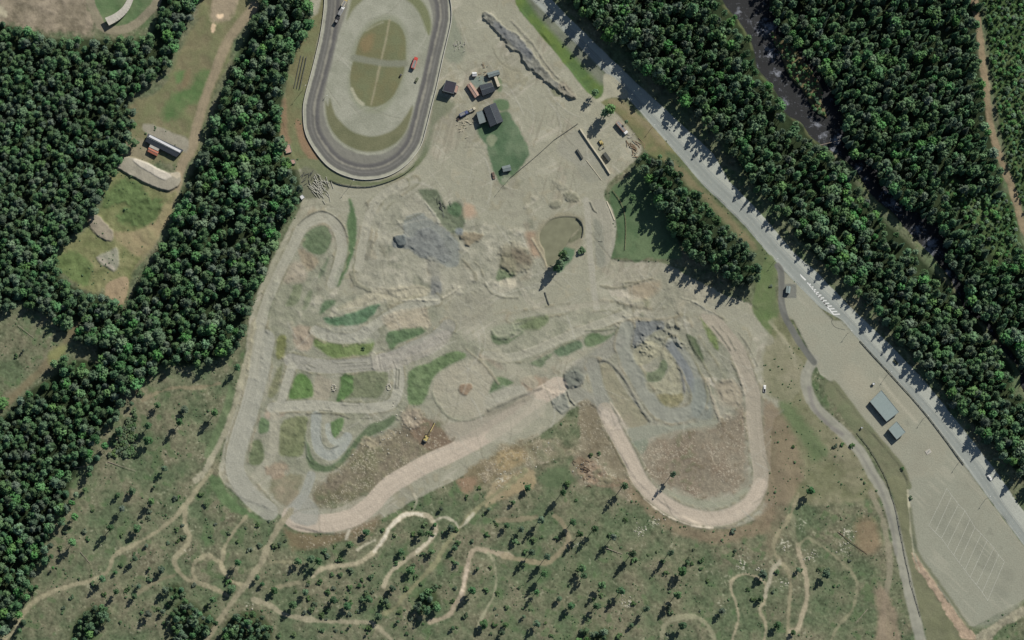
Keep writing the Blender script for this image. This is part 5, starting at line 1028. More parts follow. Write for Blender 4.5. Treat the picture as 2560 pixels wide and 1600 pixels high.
for zi, (sp, mix, hr, wf) in ZP.items():
    poly = [(x+dx_, y+dy_) for x, y in ZONES[zi] for dx_, dy_ in ((0, 0), (50, 40))] if zi == 3 else ZONES[zi] if zi != 9 else [p for q in STANDS for p in q]; xs = [p[0] for p in poly]; ys = [p[1] for p in poly]
    y = max(min(ys), Y0+10); row = 0
    while y < min(max(ys), gy[-1]-10):
        x = max(min(xs), X0+10)+(row % 2)*sp/2
        while x < min(max(xs), gx[-1]-10):
            jx, jy = x+rnd.uniform(-.42, .42)*sp, y+rnd.uniform(-.42, .42)*sp
            i, j = int((jx-X0)/STEP), int((jy-Y0)/STEP)
            if 0 <= i < NX and 0 <= j < NY and ZM[j, i] == zi and rm[j, i] < .3 and K[j, i] in (cls('forest_floor'), cls('ground'), cls('river_bank'), cls('bare_soil')):
                gap = NF[j, i]*.6+NG[j, i]*.5
                if zi == 3 and rnd.random() > M3[j, i]*1.9-.12: x += sp; continue
                bz = NI[j, i]*.5+NC[j, i]*.6
                if gap > -.66 and rnd.random() > .07:
                    u = rnd.random(); mb_ = mix[2]*(1+1.6*max(bz, 0)*2 if bz > 0 else .35)
                    kn = 'birch_tree' if u < mb_ else ('spruce_tree' if u < mb_+mix[1] else 'pine_tree')
                    h = rnd.uniform(*hr)*(1+.12*NB[j, i]); w_ = wf*rnd.uniform(.68, 1.32)
                    if zi == 4: h *= 1.0 if jx < 1750 else max(.66, 1-(jx-1750)/700)
                    if zi == 4: w_ *= 1.0 if jx < 1750 else min(1.3, 1+(jx-1750)/1300)
                    if kn == 'birch_tree': h *= .85
                    pts.append((zi, kn, jx, jy, h, w_))
            x += sp
        y += sp*.87; row += 1
inside = [p for p in pts if -10 < p[2] < 2570 and -10 < p[3] < 1610]
chosen = set()
def choose(kn, n, first=()):
    c = [k for k, p in enumerate(pts) if p[1] == kn and 0 < p[2] < 2560 and 0 < p[3] < 1600]
    c.sort(key=lambda k: (0 if pts[k][0] in first else 1, -pts[k][4]*pts[k][5]*pts[k][5]))
    chosen.update(c[:n])
choose('pine_tree', max(0, 298-npine), (7,)); choose('spruce_tree', 298); choose('birch_tree', 280)
KW = {'pine_tree': 'grey green pine', 'spruce_tree': 'dark pointed spruce', 'birch_tree': 'bright green birch'}
rest = {k: [] for k in KINDS}
for k, (zi, kn, px, py, h, w_) in enumerate(pts):
    p = W(px, py, h*.7); p.z = zat(px, py)-.1
    if k in chosen:
        plant(kn, p, h, w_, 'tall %s in the %s' % (KW[kn], ZN[zi]), '%s trees of the %s' % (kn.split('_')[0], ZN[zi]), rnd)
    else: rest[kn].append((p, h/KINDS[kn][2], w_))
print('TREES', {k: len(v) for k, v in rest.items()}, 'single', npine, 'chosen', len(chosen))
def gn_forest(name, kn, items, label):
    me = bpy.data.meshes.new(name); me.from_pydata([tuple(p) for p, _, _ in items], [], [])
    a = me.attributes.new('size', 'FLOAT_VECTOR', 'POINT'); a.data.foreach_set('vector', [v for _, s, w_ in items for v in (s*w_, s*w_, s)])
    a = me.attributes.new('turn', 'FLOAT', 'POINT'); a.data.foreach_set('value', [rnd.uniform(0, 6.28) for _ in items])
    a = me.attributes.new('pick', 'INT', 'POINT'); a.data.foreach_set('value', [rnd.randrange(len(TM[kn])) for _ in items])
    o = bpy.data.objects.new(name, me); COL.objects.link(o); tag(o, label, 'forest', kind='stuff')
    sc = bpy.data.collections.new(kn+'_source')
    for _, _, jm in TM[kn]: sc.objects.link(bpy.data.objects.new(kn+'_source', jm))
    ng = bpy.data.node_groups.new(name, 'GeometryNodeTree'); ng.interface.new_socket('Geometry', in_out='INPUT', socket_type='NodeSocketGeometry'); ng.interface.new_socket('Geometry', in_out='OUTPUT', socket_type='NodeSocketGeometry')
    N = ng.nodes; L = ng.links; gi = N.new('NodeGroupInput'); go = N.new('NodeGroupOutput')
    ci = N.new('GeometryNodeCollectionInfo'); ci.inputs['Collection'].default_value = sc; ci.inputs['Separate Children'].default_value = True
    ip = N.new('GeometryNodeInstanceOnPoints'); ip.inputs['Pick Instance'].default_value = True
    def na(nm, ty):
        q = N.new('GeometryNodeInputNamedAttribute'); q.data_type = ty; q.inputs['Name'].default_value = nm; return q.outputs['Attribute']
    cx = N.new('ShaderNodeCombineXYZ'); L.new(na('turn', 'FLOAT'), cx.inputs[2])
    L.new(gi.outputs[0], ip.inputs['Points']); L.new(ci.outputs[0], ip.inputs['Instance']); L.new(na('pick', 'INT'), ip.inputs['Instance Index'])
    L.new(cx.outputs[0], ip.inputs['Rotation']); L.new(na('size', 'FLOAT_VECTOR'), ip.inputs['Scale']); L.new(ip.outputs[0], go.inputs[0])
    md = o.modifiers.new('forest', 'NODES'); md.node_group = ng
gn_forest('pine_forest', 'pine_tree', rest['pine_tree'], 'dense mass of grey green pines')
gn_forest('spruce_forest', 'spruce_tree', rest['spruce_tree'], 'dense mass of dark spruces')
gn_forest('birch_forest', 'birch_tree', rest['birch_tree'], 'mass of bright green birches and saplings')
# ---- undergrowth on the felled ground and in the clearings
ug = MB(); n = 0
while n < 2600:
    px, py = rnd.uniform(-60, 2600), rnd.uniform(300, 1680); i, j = int((px-X0)/STEP), int((py-Y0)/STEP)
    if not (0 <= i < NX and 0 <= j < NY) or K[j, i] != 0 or ZM[j, i]: 
        if rnd.random() < .999: 
            n += 0; 
            if K[j, i] != 0: continue
        continue
    if NG[j, i]+NF[j, i]*.6 < -.1: continue
    p = G(px, py); s = rnd.uniform(.25, .75)*(1.6 if rnd.random() < .08 else 1)
    clump(ug, p+Vector((0, 0, s*.3)), s, rnd, .7); n += 1
tag(ug.build('undergrowth', M['foliage_shrub']), 'low green brush growing over the felled ground', 'undergrowth', kind='stuff')
# ---- shrubs one can tell apart
shr = []
for sd_ in range(4):
    b_ = MB(); r_ = random.Random(90+sd_)
    for k in range(12): a = r_.uniform(0, 6.28); q = r_.random()**.5*.9; clump(b_, (math.cos(a)*q, math.sin(a)*q, .3+r_.random()*1.0*(1-q*.5)), r_.uniform(.3, .55), r_)
    shr.append(b_.mesh('shrub', M['foliage_shrub']))
SH = [(2, 3, 530, 30, 2.6), (2, 3, 2110, 670, 1.5), (2, 3, 850, 1450, 2.6), (2, 3, 660, 1470, 2.4), (2, 3, 1010, 1480, 2.4), (2, 3, 1500, 1250, 2.0), (2, 2, 750, 1275, 1.8), (2, 2, 820, 1260, 1.5), (3, 2, 630, 1190, 1.8), (3, 2, 700, 1180, 1.6), (3, 2, 790, 1190, 2.0), (3, 2, 240, 1200, 1.4), (2, 1, 650, 860, 2.8), (1, 2, 1010, 270, 1.5), (0, 3, 1420, 220, 1.8), (0, 3, 1410, 300, 1.8), (0, 3, 1670, 470, 1.7), (0, 3, 1680, 575, 1.4), (0, 3, 1690, 165, 1.5), (0, 3, 2240, 580, 1.5), (0, 3, 1990, 530, 1.2), (0, 3, 2035, 420, 1.2), (0, 3, 1680, 1050, 2.6), (0, 3, 1730, 1090, 2.2), (0, 3, 1590, 1180, 2.0), (0, 3, 1500, 1220, 1.6), (1, 3, 1910, 590, 1.8), (1, 3, 800, 900, 2.0), (1, 3, 720, 890, 1.5), (1, 3, 600, 960, 2.2), (1, 3, 980, 1000, 1.8), (1, 3, 1040, 1050, 1.2), (1, 3, 740, 630, 1.2), (1, 3, 650, 670, 1.9), (1, 3, 500, 1120, 1.8), (1, 3, 550, 1175, 2.0), (1, 3, 1640, 1130, 2.6), (1, 3, 1550, 1240, 2.4), (1, 3, 1190, 470, 1.6), (1, 3, 1310, 520, 1.5), (1, 3, 120, 390, 1.0), (3, 3, 480, 850, 1.8), (3, 3, 560, 860, 2.2), (3, 3, 770, 760, 1.3), (3, 3, 620, 1000, 1.2), (3, 1, 25, 1190, 1.2), (0, 2, 1760, 350, 2.6), (0, 2, 2060, 390, 2.4), (0, 2, 1450, 500, 2.2), (0, 2, 1330, 700, 2.4), (0, 2, 150, 340, 1.6), (3, 3, 1350, 170, 1.5), (1, 3, 2110, 70, 1.6), (1, 3, 60, 1390, 2.8), (1, 3, 130, 1400, 2.2), (1, 3, 100, 1480, 2.2), (1, 3, 210, 1470, 2.0), (3, 2, 1270, 1405, 1.3)]
rb_ = random.Random(44); n_ = 0
while n_ < 170:
    px, py = rb_.uniform(150, 1950) if rb_.random() < .7 else rb_.uniform(680, 1250), rb_.uniform(1230, 1590)
    i, j = int((px-X0)/STEP), int((py-Y0)/STEP)
    if K[j, i] == 0 and ZM[j, i] == 0 and NG[j, i] > -.3: SH.append((0, 0, px/Z2, py/Z2, rb_.uniform(.9, 2.3))); n_ += 1
n_ = 0
while n_ < 60:
    px, py = rb_.uniform(170, 340), rb_.uniform(960, 1140); i, j = int((px-X0)/STEP), int((py-Y0)/STEP)
    if K[j, i] == 0 and ZM[j, i] == 0: SH.append((0, 0, px/Z2, py/Z2, rb_.uniform(1.0, 2.6))); n_ += 1
ps = [(640*c+x*Z2, 400*r+y*Z2) for c, r, x, y, _ in SH]
for (c, r, x, y, s), (px, py), lb in zip(SH, ps, auto_labels(ps, 'dark green bush')):
    o = bpy.data.objects.new('bush', shr[rnd.randrange(4)]); COL.objects.link(o); o.location = G(px, py, -.05); o.scale = (s, s, s*.9); o.rotation_euler = (0, 0, rnd.uniform(0, 6)); tag(o, lb, 'bush', 'bushes on open ground')
# ---- boulders
bl = []
for sd_ in range(4):
    b_ = MB(); clump(b_, (0, 0, .25), .8, random.Random(sd_+7), .7); bl.append(b_.mesh('boulder', M['rock']))
BO = []
for (c, r, x, y, q, n_) in ((2, 3, 1220, 470, 70, 14), (2, 3, 1100, 1160, 70, 12), (2, 3, 1380, 380, 60, 8), (3, 3, 740, 500, 70, 14), (3, 3, 720, 650, 70, 12), (3, 3, 400, 730, 70, 10), (3, 3, 160, 620, 50, 7), (3, 3, 130, 980, 50, 6), (1, 2, 1150, 1150, 170, 22), (1, 2, 1420, 1060, 120, 10), (2, 2, 200, 1260, 180, 16), (2, 2, 690, 1400, 120, 14), (1, 2, 2300, 1420, 120, 12), (2, 3, 2350, 850, 40, 6), (1, 2, 1350, 810, 90, 8), (0, 3, 2370, 1190, 40, 5), (2, 3, 2180, 800, 90, 8), (2, 1, 640, 880, 60, 8)):
    for k in range(n_): BO.append((640*c+(x+rnd.gauss(0, .5)*q)*Z2, 400*r+(y+rnd.gauss(0, .5)*q)*Z2, rnd.uniform(.35, 1.0)))
for (px, py, s), lb in zip(BO, auto_labels([(a, b) for a, b, _ in BO], 'pale boulder')):
    o = bpy.data.objects.new('boulder', bl[rnd.randrange(4)]); COL.objects.link(o); o.location = G(px, py, -.1); o.scale = (s, s*rnd.uniform(.7, 1.2), s); o.rotation_euler = (0, 0, rnd.uniform(0, 6)); tag(o, lb, 'boulder', 'pale boulders')

# ------------------------------------------------------------------ placing helpers for built things
def seg(c, r, x0, y0, x1, y1):
    a, b = T(c, r, (x0, y0), (x1, y1)); return G(*a), G(*b)
def fence_line(name, label, pts, h, th, m, cat, post=0, postm=None, rail=None):
    wp = [G(*p) for p in pts]; o0 = wp[0].copy(); loc = [p-o0 for p in wp]
    if not post:
        o = MB().wall(loc, h, th).build(name, m); o.location = o0; return tag(o, label, cat)
    root = empty(name, o0, 0, label, cat)
    rb = MB()
    for a, b in zip(loc[:-1], loc[1:]):
        for hh in (rail or (h*.5, h*.95)): rb.wall([a+Vector((0, 0, hh)), b+Vector((0, 0, hh))], th*2, th)
    rb.build('rail', m, root)
    L = 0; acc = 0; n_ = 0
    for a, b in zip(loc[:-1], loc[1:]):
        d = (b-a).length; t = (post-acc) % post
        while t < d and n_ < 95:
            p = a+(b-a)*(t/d); MB().box(p+Vector((0, 0, h/2)), (th*1.6, th*1.6, h)).build('post', postm or m, root); n_ += 1; t += post
        acc = (acc+d) % post
    return root
# oval barrier: wall with pale top
ob = [p for p in inset(OUTS, -sgn*.5)]; ob.append(ob[0])
wp = [G(*p) for p in ob]; o0 = wp[0].copy(); loc = [p-o0 for p in wp]
root = empty('track_barrier', o0, 0, 'low pale barrier wall ringing the oval race track', 'barrier')
MB().wall(loc, 1.1, .3).build('wall', M['concrete_dark'], root)
MB().wall([p+Vector((0, 0, 1.1)) for p in loc], .12, .55).build('coping', M['concrete'], root)
fence_line('spectator_fence', 'curved dark fence outside the south bend of the oval', smooth(T(1, 1, (700, 190), (800, 230), (940, 252), (1080, 250), (1250, 205), (1400, 135), (1500, 50)), False, 3), 1.3, .14, M['concrete_dark'], 'fence', post=4, rail=(.3, .7, 1.1))
fence_line('yard_fence', 'straight dark fence across the yard above the pond', T(2, 0, (620, 1170), (400, 1320), (280, 1430), (200, 1500))+T(1, 1, (2400, 170), (2330, 250), (2260, 340)), 1.2, .14, M['concrete_dark'], 'fence', post=5, rail=(.4, 1.0))
fence_line('guard_rail', 'long dark steel guard rail between highway and parking lot', smooth(T(3, 2, (870, 200), (1200, 560), (1500, 900), (1850, 1365)), False, 4), .95, .3, M['concrete_dark'], 'guard rail', post=6, rail=(.45,), postm=M['steel'])
fence_line('roadside_fence', 'thin rail fence along the right side of the access road', smooth(T(3, 2, (840, 1070), (960, 1220), (1060, 1390), (1120, 1512))+T(3, 3, (1190, 220), (1240, 440), (1300, 760), (1370, 1050), (1440, 1290)), False, 2), .9, .2, M['concrete_dark'], 'guard rail', post=6, rail=(.45,))
fence_line('lawn_fence', 'curved thin fence crossing the lawn', smooth(T(2, 1, (950, 290), (1020, 390), (1065, 520), (1075, 680), (1065, 850)), False, 3), 1.1, .12, M['wood'], 'fence', post=3, rail=(.4, .9))
fence_line('kerb_wall', 'pale low wall on the lawn side of the curved strip', smooth(T(2, 1, (895, 390), (930, 470), (970, 570)), False, 3), .5, .9, M['beige'], 'wall')
fence_line('yard_wall', 'long beige retaining wall in the fenced storage yard', T(2, 0, (640, 1220), (740, 1370), (840, 1512))+T(2, 1, (925, 135)), 1.7, 1.0, M['beige'], 'wall')
fence_line('timber_rail', 'thin pale rail left of the storage yard wall', T(2, 1, (700, 0), (770, 90), (845, 190)), .4, .4, M['beige'], 'rail')
fence_line('rail_strip', 'low dark rails in the curved strip beside the lawn', T(2, 1, (815, 770), (855, 772)), .3, .3, M['concrete_dark'], 'rail')
fence_line('low_berm_wall', 'short dark wall right of the pond bank', smooth(T(2, 1, (610, 548), (655, 590), (672, 660), (660, 730)), False, 3), 1.0, .5, M['concrete_dark'], 'wall')
fence_line('ditch_pipe', 'dark pipe lying south of the pond', T(2, 1, (310, 1250), (330, 1320), (350, 1370)), .7, .7, M['concrete_dark'], 'pipe')

# ---- road markings
def strip(pts, wd, name='road_marking', label=None, dz=.03, m=None):
    mb = MB(); wp = [G(*p, dz) for p in pts]
    for a, b in zip(wp[:-1], wp[1:]):
        d = b-a; L = math.hypot(d.x, d.y)
        if L < .01: continue
        nn = Vector((-d.y/L, d.x/L, 0))*wd/2; mb.add([a-nn, b-nn, b+nn, a+nn], [(0, 1, 2, 3)])
    o = mb.build(name, m or M['line_paint']); 
    return tag(o, label, 'road marking', kind='structure')
def dash(pts, wd, on, off, name, label):
    mb = MB(); wp = [G(*p, .03) for p in pts]
    for a, b in zip(wp[:-1], wp[1:]):
        d = b-a; L = d.length; u = d/L; nn = Vector((-u.y, u.x, 0))*wd/2; t = 0
        while t < L-on: p, q = a+u*t, a+u*(t+on); mb.add([p-nn, q-nn, q+nn, p+nn], [(0, 1, 2, 3)]); t += on+off
    tag(mb.build(name, M['line_paint']), label, 'road marking', kind='structure')
strip([(a[0]*.88+b[0]*.12, a[1]*.88+b[1]*.12) for a, b in zip(Redge, Ledge)], .28, 'edge_line', 'thin white edge line on the north-east side of the highway')
strip([(a[0]*.12+b[0]*.88, a[1]*.12+b[1]*.88) for a, b in zip(Redge, Ledge)], .25, 'edge_line', 'thin white edge line on the south-west side of the highway')
dash([(a[0]*.5+b[0]*.5, a[1]*.5+b[1]*.5) for a, b in zip(Redge, Ledge)], .2, 3, 6, 'centre_line', 'dashed white centre line of the highway')
tops = [(1690, 80), (1738, 150), (1800, 230), (1860, 290), (1910, 370), (1955, 450), (2015, 510), (2070, 570), (2135, 640), (2180, 710), (2235, 770)]
bots = [(1520, 430), (1580, 495), (1640, 550), (1695, 630), (1755, 710), (1805, 780), (1860, 850), (1910, 920), (1970, 990), (2025, 1060), (2075, 1140)]
mbk = MB()
def bay(a, b, wd=.30):
    a, b = G(*T(3, 3, a)[0], .03), G(*T(3, 3, b)[0], .03); d = (b-a).normalized(); nn = Vector((-d.y, d.x, 0))*wd/2
    mbk.add([a-nn, b-nn, b+nn, a+nn], [(0, 1, 2, 3)])
for a, b in zip(tops, bots): bay(a, b)
o = mbk.build('parking_bay_lines', M['line_paint']); tag(o, 'slanted white lines marking ten truck bays', 'road marking', kind='structure')
mbk = MB()
for a, b in zip(tops[:-1], tops[1:]):
    a, b = G(*T(3, 3, a)[0], .036), G(*T(3, 3, b)[0], .036); d = (b-a).normalized(); nn = Vector((-d.y, d.x, 0))*.17; mbk.add([a-nn, b-nn, b+nn, a+nn], [(0, 1, 2, 3)])
for a, b in zip(bots[:-1], bots[1:]):
    a, b = G(*T(3, 3, a)[0], .036), G(*T(3, 3, b)[0], .036); d = (b-a).normalized(); nn = Vector((-d.y, d.x, 0))*.17; mbk.add([a-nn, b-nn, b+nn, a+nn], [(0, 1, 2, 3)])
tag(mbk.build('parking_bay_border', M['line_paint']), 'long white border lines of the truck bays', 'road marking', kind='structure')
mbk = MB()
for k in range(12):
    t = k/11; x, y = 385+t*235, 1175+t*285; s = .35+.65*t
    for (ax, ay), (bx, by) in (((-38*s, -48*s), (0, 0)), ((0, 0), (58*s, -4*s))):
        a, b = G(*T(3, 1, (x+ax, y+ay))[0], .035), G(*T(3, 1, (x+bx, y+by))[0], .035); d = (b-a).normalized(); nn = Vector((-d.y, d.x, 0))*.42
        mbk.add([a-nn, b-nn, b+nn, a+nn], [(0, 1, 2, 3)])
mbk.add([G(*p, .035) for p in T(3, 1, (300, 1072), (362, 1132), (350, 1140), (310, 1100))], [(0, 1, 2, 3)])
tag(mbk.build('chevron_markings', M['paint_white']), 'white chevrons painted where the lot meets the highway', 'road marking', kind='structure')
strip(smooth(T(3, 1, (580, 1470), (610, 1500))+T(3, 2, (600, 20), (640, 70), (730, 95)), False, 3), .35, 'kerb_line', 'dark curved seam line of the traffic island', m=M['concrete_dark'])

# ------------------------------------------------------------------ buildings
def local(ps, o0): return [(p.x-o0.x, p.y-o0.y) for p in ps]
def building(name, label, roof, h, kind, roofm, wallm, cat='building', ridge=.6, doors=1, eave=.25, seams=0, wins=2, group=None):
    """roof: four map corners (in order) of the eaves, seen at height h"""
    z0 = sum(zat(*p) for p in roof)/4; ps = [W(p[0], p[1], z0+h) for p in roof]
    c = sum(ps, Vector())/4; c.z = z0; root = empty(name, c, 0, label, cat, group); q = [p-Vector((c.x, c.y, 0)) for p in ps]
    A = sum(q[i].x*q[(i+1) % 4].y-q[(i+1) % 4].x*q[i].y for i in range(4))
    if A < 0: q = q[::-1]
    for p in q: p.z = 0
    if (q[1]-q[0]).length < (q[2]-q[1]).length: q = q[1:]+q[:1]      # first edge is long
    inn = [p*(1-eave/max(p.length, 1)) for p in q]
    hw = h-.15 if kind == 'flat' else h-.05
    MB().prism([(p.x, p.y) for p in inn], -.3, hw).build('wall', wallm, root)
    rb = MB()
    if kind == 'flat':
        rb.prism([(p.x, p.y) for p in q], h-.15, h+.12)
        ro = rb.build('roof', roofm, root)
        pb = MB()
        for a, b in zip(q, q[1:]+q[:1]): pb.wall([a*.99+Vector((0, 0, h+.12)), b*.99+Vector((0, 0, h+.12))], .16, .22)
        pb.build('parapet', M['roof_mid'], ro)
    else:
        e1 = (q[0]+q[3])/2; e2 = (q[1]+q[2])/2; rz = h+ridge
        v = [p+Vector((0, 0, h)) for p in q]+[e1+Vector((0, 0, rz)), e2+Vector((0, 0, rz))]
        v2 = [p-Vector((0, 0, .14)) for p in v]
        rb.add(v+v2, [(0, 1, 5, 4), (2, 3, 4, 5), (7, 6, 10, 11)[::1], (9, 8, 11, 10), (0, 4, 10, 6), (4, 3, 9, 10), (1, 7, 11, 5), (5, 11, 8, 2), (0, 6, 7, 1), (3, 2, 8, 9)])
        ro = rb.build('roof', roofm, root)
        gb = MB(); gb.add([inn[0]+Vector((0, 0, h-.06)), inn[3]+Vector((0, 0, h-.06)), e1*.97+Vector((0, 0, rz-.2))], [(0, 1, 2)]); gb.add([inn[1]+Vector((0, 0, h-.06)), inn[2]+Vector((0, 0, h-.06)), e2*.97+Vector((0, 0, rz-.2))], [(0, 2, 1)]); gb.build('gable', wallm, root)
        rg = MB(); rg.tube(v[4]+Vector((0, 0, .05)), v[5]+Vector((0, 0, .05)), .14); rg.build('ridge_cap', M['roof_mid'], ro)
    if seams:
        sb = MB()
        for k in range(1, seams):
            t = k/seams; a, b = q[0].lerp(q[1], t), q[3].lerp(q[2], t)
            if kind == 'flat': sb.tube(a+Vector((0, 0, h+.14)), b+Vector((0, 0, h+.14)), .06, n=4)
            else:
                md = a.lerp(b, .5)+Vector((0, 0, h+ridge+.04)); sb.tube(a+Vector((0, 0, h+.04)), md, .07, n=4); sb.tube(md, b+Vector((0, 0, h+.04)), .07, n=4)
        sb.build('seam', roofm, ro)
    # doors and windows on the two long sides
    for a, b, s in ((inn[0], inn[1], 0), (inn[2], inn[3], 1)):
        d = (b-a); L = d.length; u = d/L; ang = math.atan2(u.y, u.x); nn = Vector((u.y, -u.x, 0)); hh = min(1.2, h*.3)
        for k in range(wins):
            t = (k+.5+.3)/(wins+.6); p = a+u*L*t+nn*.03
            f = MB().box(p+Vector((0, 0, h*.58)), (1.1, .08, hh), ang).build('window', M['paint_white'], root)
            MB().box(p+nn*.05+Vector((0, 0, h*.58)), (.9, .04, hh-.2), ang).build('pane', M['glass'], f)
        if s < doors:
            p = a+u*L*.12+nn*.03; MB().box(p+Vector((0, 0, min(1.05, h*.42))), (1.0, .1, min(2.1, h*.8)), ang).build('door', M['wood'], root)
    return root
building('service_building', 'large rectangular building with flat grey-green roof in the parking lot', T(3, 2, (1070, 662), (1238, 870), (1120, 960), (962, 770)), 3.6, 'flat', M['roof_metal_grey'], M['wall_dark'], wins=6, seams=0)
building('toilet_building', 'small square building with flat grey roof beside the larger one in the lot', T(3, 2, (1215, 958), (1300, 1060), (1216, 1130), (1137, 1032)), 4.2, 'flat', M['roof_metal_grey'], M['wall_dark'], wins=2)
building('kiosk', 'tiny grey-roofed kiosk on a dark pad at the north end of the lot', T(3, 1, (175, 1188), (215, 1196), (208, 1262), (168, 1254)), 3.0, 'gable', M['roof_metal_grey'], M['wall_dark'], ridge=.4, wins=1)
rt = building('shooting_shelter', 'long narrow shelter with dark blue roof and sunlit slope coloured white in the west clearing', T(0, 0, (1400, 1262), (1735, 1418), (1668, 1485), (1372, 1335)), 3.2, 'gable', M['roof_dark'], M['wall_dark'], ridge=1.2, wins=6)
a = W(*T(0, 0, (1410, 1282))[0], 4.6); b = W(*T(0, 0, (1705, 1432))[0], 4.6); d = b-a
MB().box(Vector(((a.x+b.x)/2-rt.location.x, (a.y+b.y)/2-rt.location.y, 4.55-rt.location.z)), (d.length, 1.7, .1), math.atan2(d.y, d.x)).build('lit_slope_panel', M['roof_white'], rt)  # white panel puts the sunlight on the north-east roof slope into colour
building('terrace_hut', 'small pale-roofed hut tucked against the long shelter', T(0, 0, (1430, 1350), (1512, 1392), (1495, 1430), (1408, 1388)), 3.0, 'flat', M['wall_pale'], M['wall_dark'], wins=1)
building('red_hut', 'small terracotta-roofed hut below the long shelter', T(0, 0, (1408, 1388), (1500, 1432), (1484, 1476), (1394, 1430)), 2.8, 'gable', M['terracotta'], M['wall_dark'], ridge=.5, wins=1)
building('timing_tower', 'square black-roofed tower building beside the oval track', T(1, 0, (1795, 757), (1895, 782), (1868, 885), (1762, 858)), 6.2, 'flat', M['roof_black'], M['wall_dark'], wins=3)
building('red_shed', 'little red-roofed shed right of the black tower', T(1, 0, (1880, 795), (1915, 815), (1898, 880), (1862, 865)), 2.6, 'flat', M['pinkish'], M['paint_salmon'], wins=1)
building('club_house', 'dark grey square-roofed house beside the oval yard', T(1, 0, (2108, 806), (2225, 778), (2262, 858), (2142, 905)), 4.5, 'gable', M['roof_dark'], M['wall_dark'], ridge=1.0, wins=3, seams=8)
building('brick_annex', 'long narrow pinkish-roofed annex left of the dark grey house', T(1, 0, (1992, 800), (2032, 780), (2112, 895), (2070, 925)), 3.0, 'gable', M['pinkish'], M['terracotta'], ridge=.6, wins=3)
building('storage_shed', 'grey long-roofed shed above the dark grey house', T(1, 0, (2182, 690), (2290, 660), (2308, 700), (2200, 735)), 3.2, 'gable', M['roof_mid'], M['wall_dark'], ridge=.5, wins=2)
building('white_tent', 'small bright white square pavilion roof left of the grey shed', T(1, 0, (2042, 682), (2084, 680), (2088, 718), (2046, 722)), 2.8, 'gable', M['roof_white'], M['paint_white'], ridge=.7, wins=0)
building('black_house', 'large black seam-roofed house above the small lawn', T(1, 0, (2148, 1020), (2262, 968), (2338, 1145), (2215, 1198)), 5.5, 'gable', M['roof_dark'], M['wall_dark'], ridge=1.2, wins=4, seams=10)
building('grey_annex', 'mid grey flat-roofed annex left of the large black house', T(1, 0, (2082, 1062), (2142, 1042), (2172, 1150), (2112, 1172)), 4.0, 'flat', M['roof_mid'], M['wall_dark'], wins=2)
building('garden_hut', 'small grey hut at the lower end of the small lawn', T(1, 1, (2322, 62), (2400, 42), (2414, 98), (2336, 112)), 3.2, 'gable', M['roof_mid'], M['wall_dark'], ridge=.5, wins=1)
building('white_container', 'bright white box at the forest edge by the west bend', T(1, 1, (412, 345), (438, 326), (462, 352), (432, 376)), 2.6, 'flat', M['roof_white'], M['wall_dark'], cat='container', wins=0)
building('pale_platform_shed', 'pinkish flat-roofed shed on the slope west of the oval', T(1, 0, (262, 1374), (318, 1364), (340, 1436), (284, 1450)), 1.2, 'flat', M['pinkish'], M['wood'], cat='shed', wins=0, doors=0)
building('pale_roof_shed', 'tiny pale shed below the pinkish one at the forest edge', T(1, 1, (325, 0), (362, -5), (376, 30), (345, 38)), 1.5, 'flat', M['pinkish'], M['wood'], cat='shed', wins=0, doors=0)
building('electric_cabinet', 'small white cabinet on the grass bank by the access road', T(3, 2, (878, 1012), (892, 1010), (896, 1022), (882, 1026)), 1.8, 'flat', M['roof_white'], M['wall_pale'], cat='cabinet', wins=0)
building('recycling_box', 'small white box above the large lot building', T(3, 2, (985, 595), (1008, 592), (1010, 610), (990, 614)), 1.8, 'flat', M['roof_white'], M['wall_pale'], cat='container', wins=0)
# storage containers / boxes
def crate_stack(name, label, c, r, x0, y0, x1, y1, wd, h, m, cat='container'):
    a, b = seg(c, r, x0, y0, x1, y1); d = b-a; root = empty(name, (a+b)/2, math.atan2(d.y, d.x), label, cat)
    L = d.length; MB().box((0, 0, h/2), (L, wd, h)).build('body', m, root)
    rb = MB()
    n_ = int(L/.6)
    for k in range(n_+1): rb.box((-L/2+k*L/n_, 0, h/2), (.12, wd+.08, h+.08))
    rb.build('ribs', m, root); MB().box((L/2+.05, 0, h/2), (.06, wd*.9, h*.9)).build('door', M['steel'], root)
    return root
crate_stack('shipping_container', 'dark container inside the storage yard', 2, 0, 868, 1450, 918, 1520, 2.6, 2.6, M['concrete_dark'])
crate_stack('shipping_container', 'narrow dark rack left of the storage yard wall', 2, 0, 612, 1415, 665, 1500, 1.4, 1.6, M['concrete_dark'])
crate_stack('shipping_container', 'grey container at the left edge of the tower yard', 1, 0, 2258, 728, 2292, 822, 2.2, 2.4, M['beige'])

# timber / concrete block heaps
def plank_pile(name, label, c, r, x, y, n_, rad, ln, m, ang, cat='timber pile'):
    root = empty(name, G(*T(c, r, (x, y))[0]), 0, label, cat); r_ = random.Random(n_)
    for k in range(n_):
        a = ang+r_.gauss(0, .35); p = Vector((r_.gauss(0, .5)*rad, r_.gauss(0, .5)*rad, .25+r_.random()*.7))
        MB().box(p, (ln*r_.uniform(.5, 1.1), .32, .3), a).build('plank', m, root)
    return root
plank_pile('timber_pile', 'heap of pale barrier beams beside the forest below the oval', 1, 1, 600, 250, 55, 7.5, 6, M['concrete'], R(-50))
plank_pile('timber_pile', 'dark heap of scrap left of the pale beam heap', 1, 1, 480, 160, 18, 6, 4, M['concrete_dark'], R(60))
plank_pile('scrap_pile', 'brown scrap heap right of the storage yard', 2, 0, 1155, 1395, 26, 6, 5, M['wood'], R(-50), 'scrap pile')
plank_pile('scrap_pile', 'jumble of parts by the tower gate', 1, 0, 1905, 440, 20, 6, 2.5, M['wall_pale'], R(70), 'scrap pile')
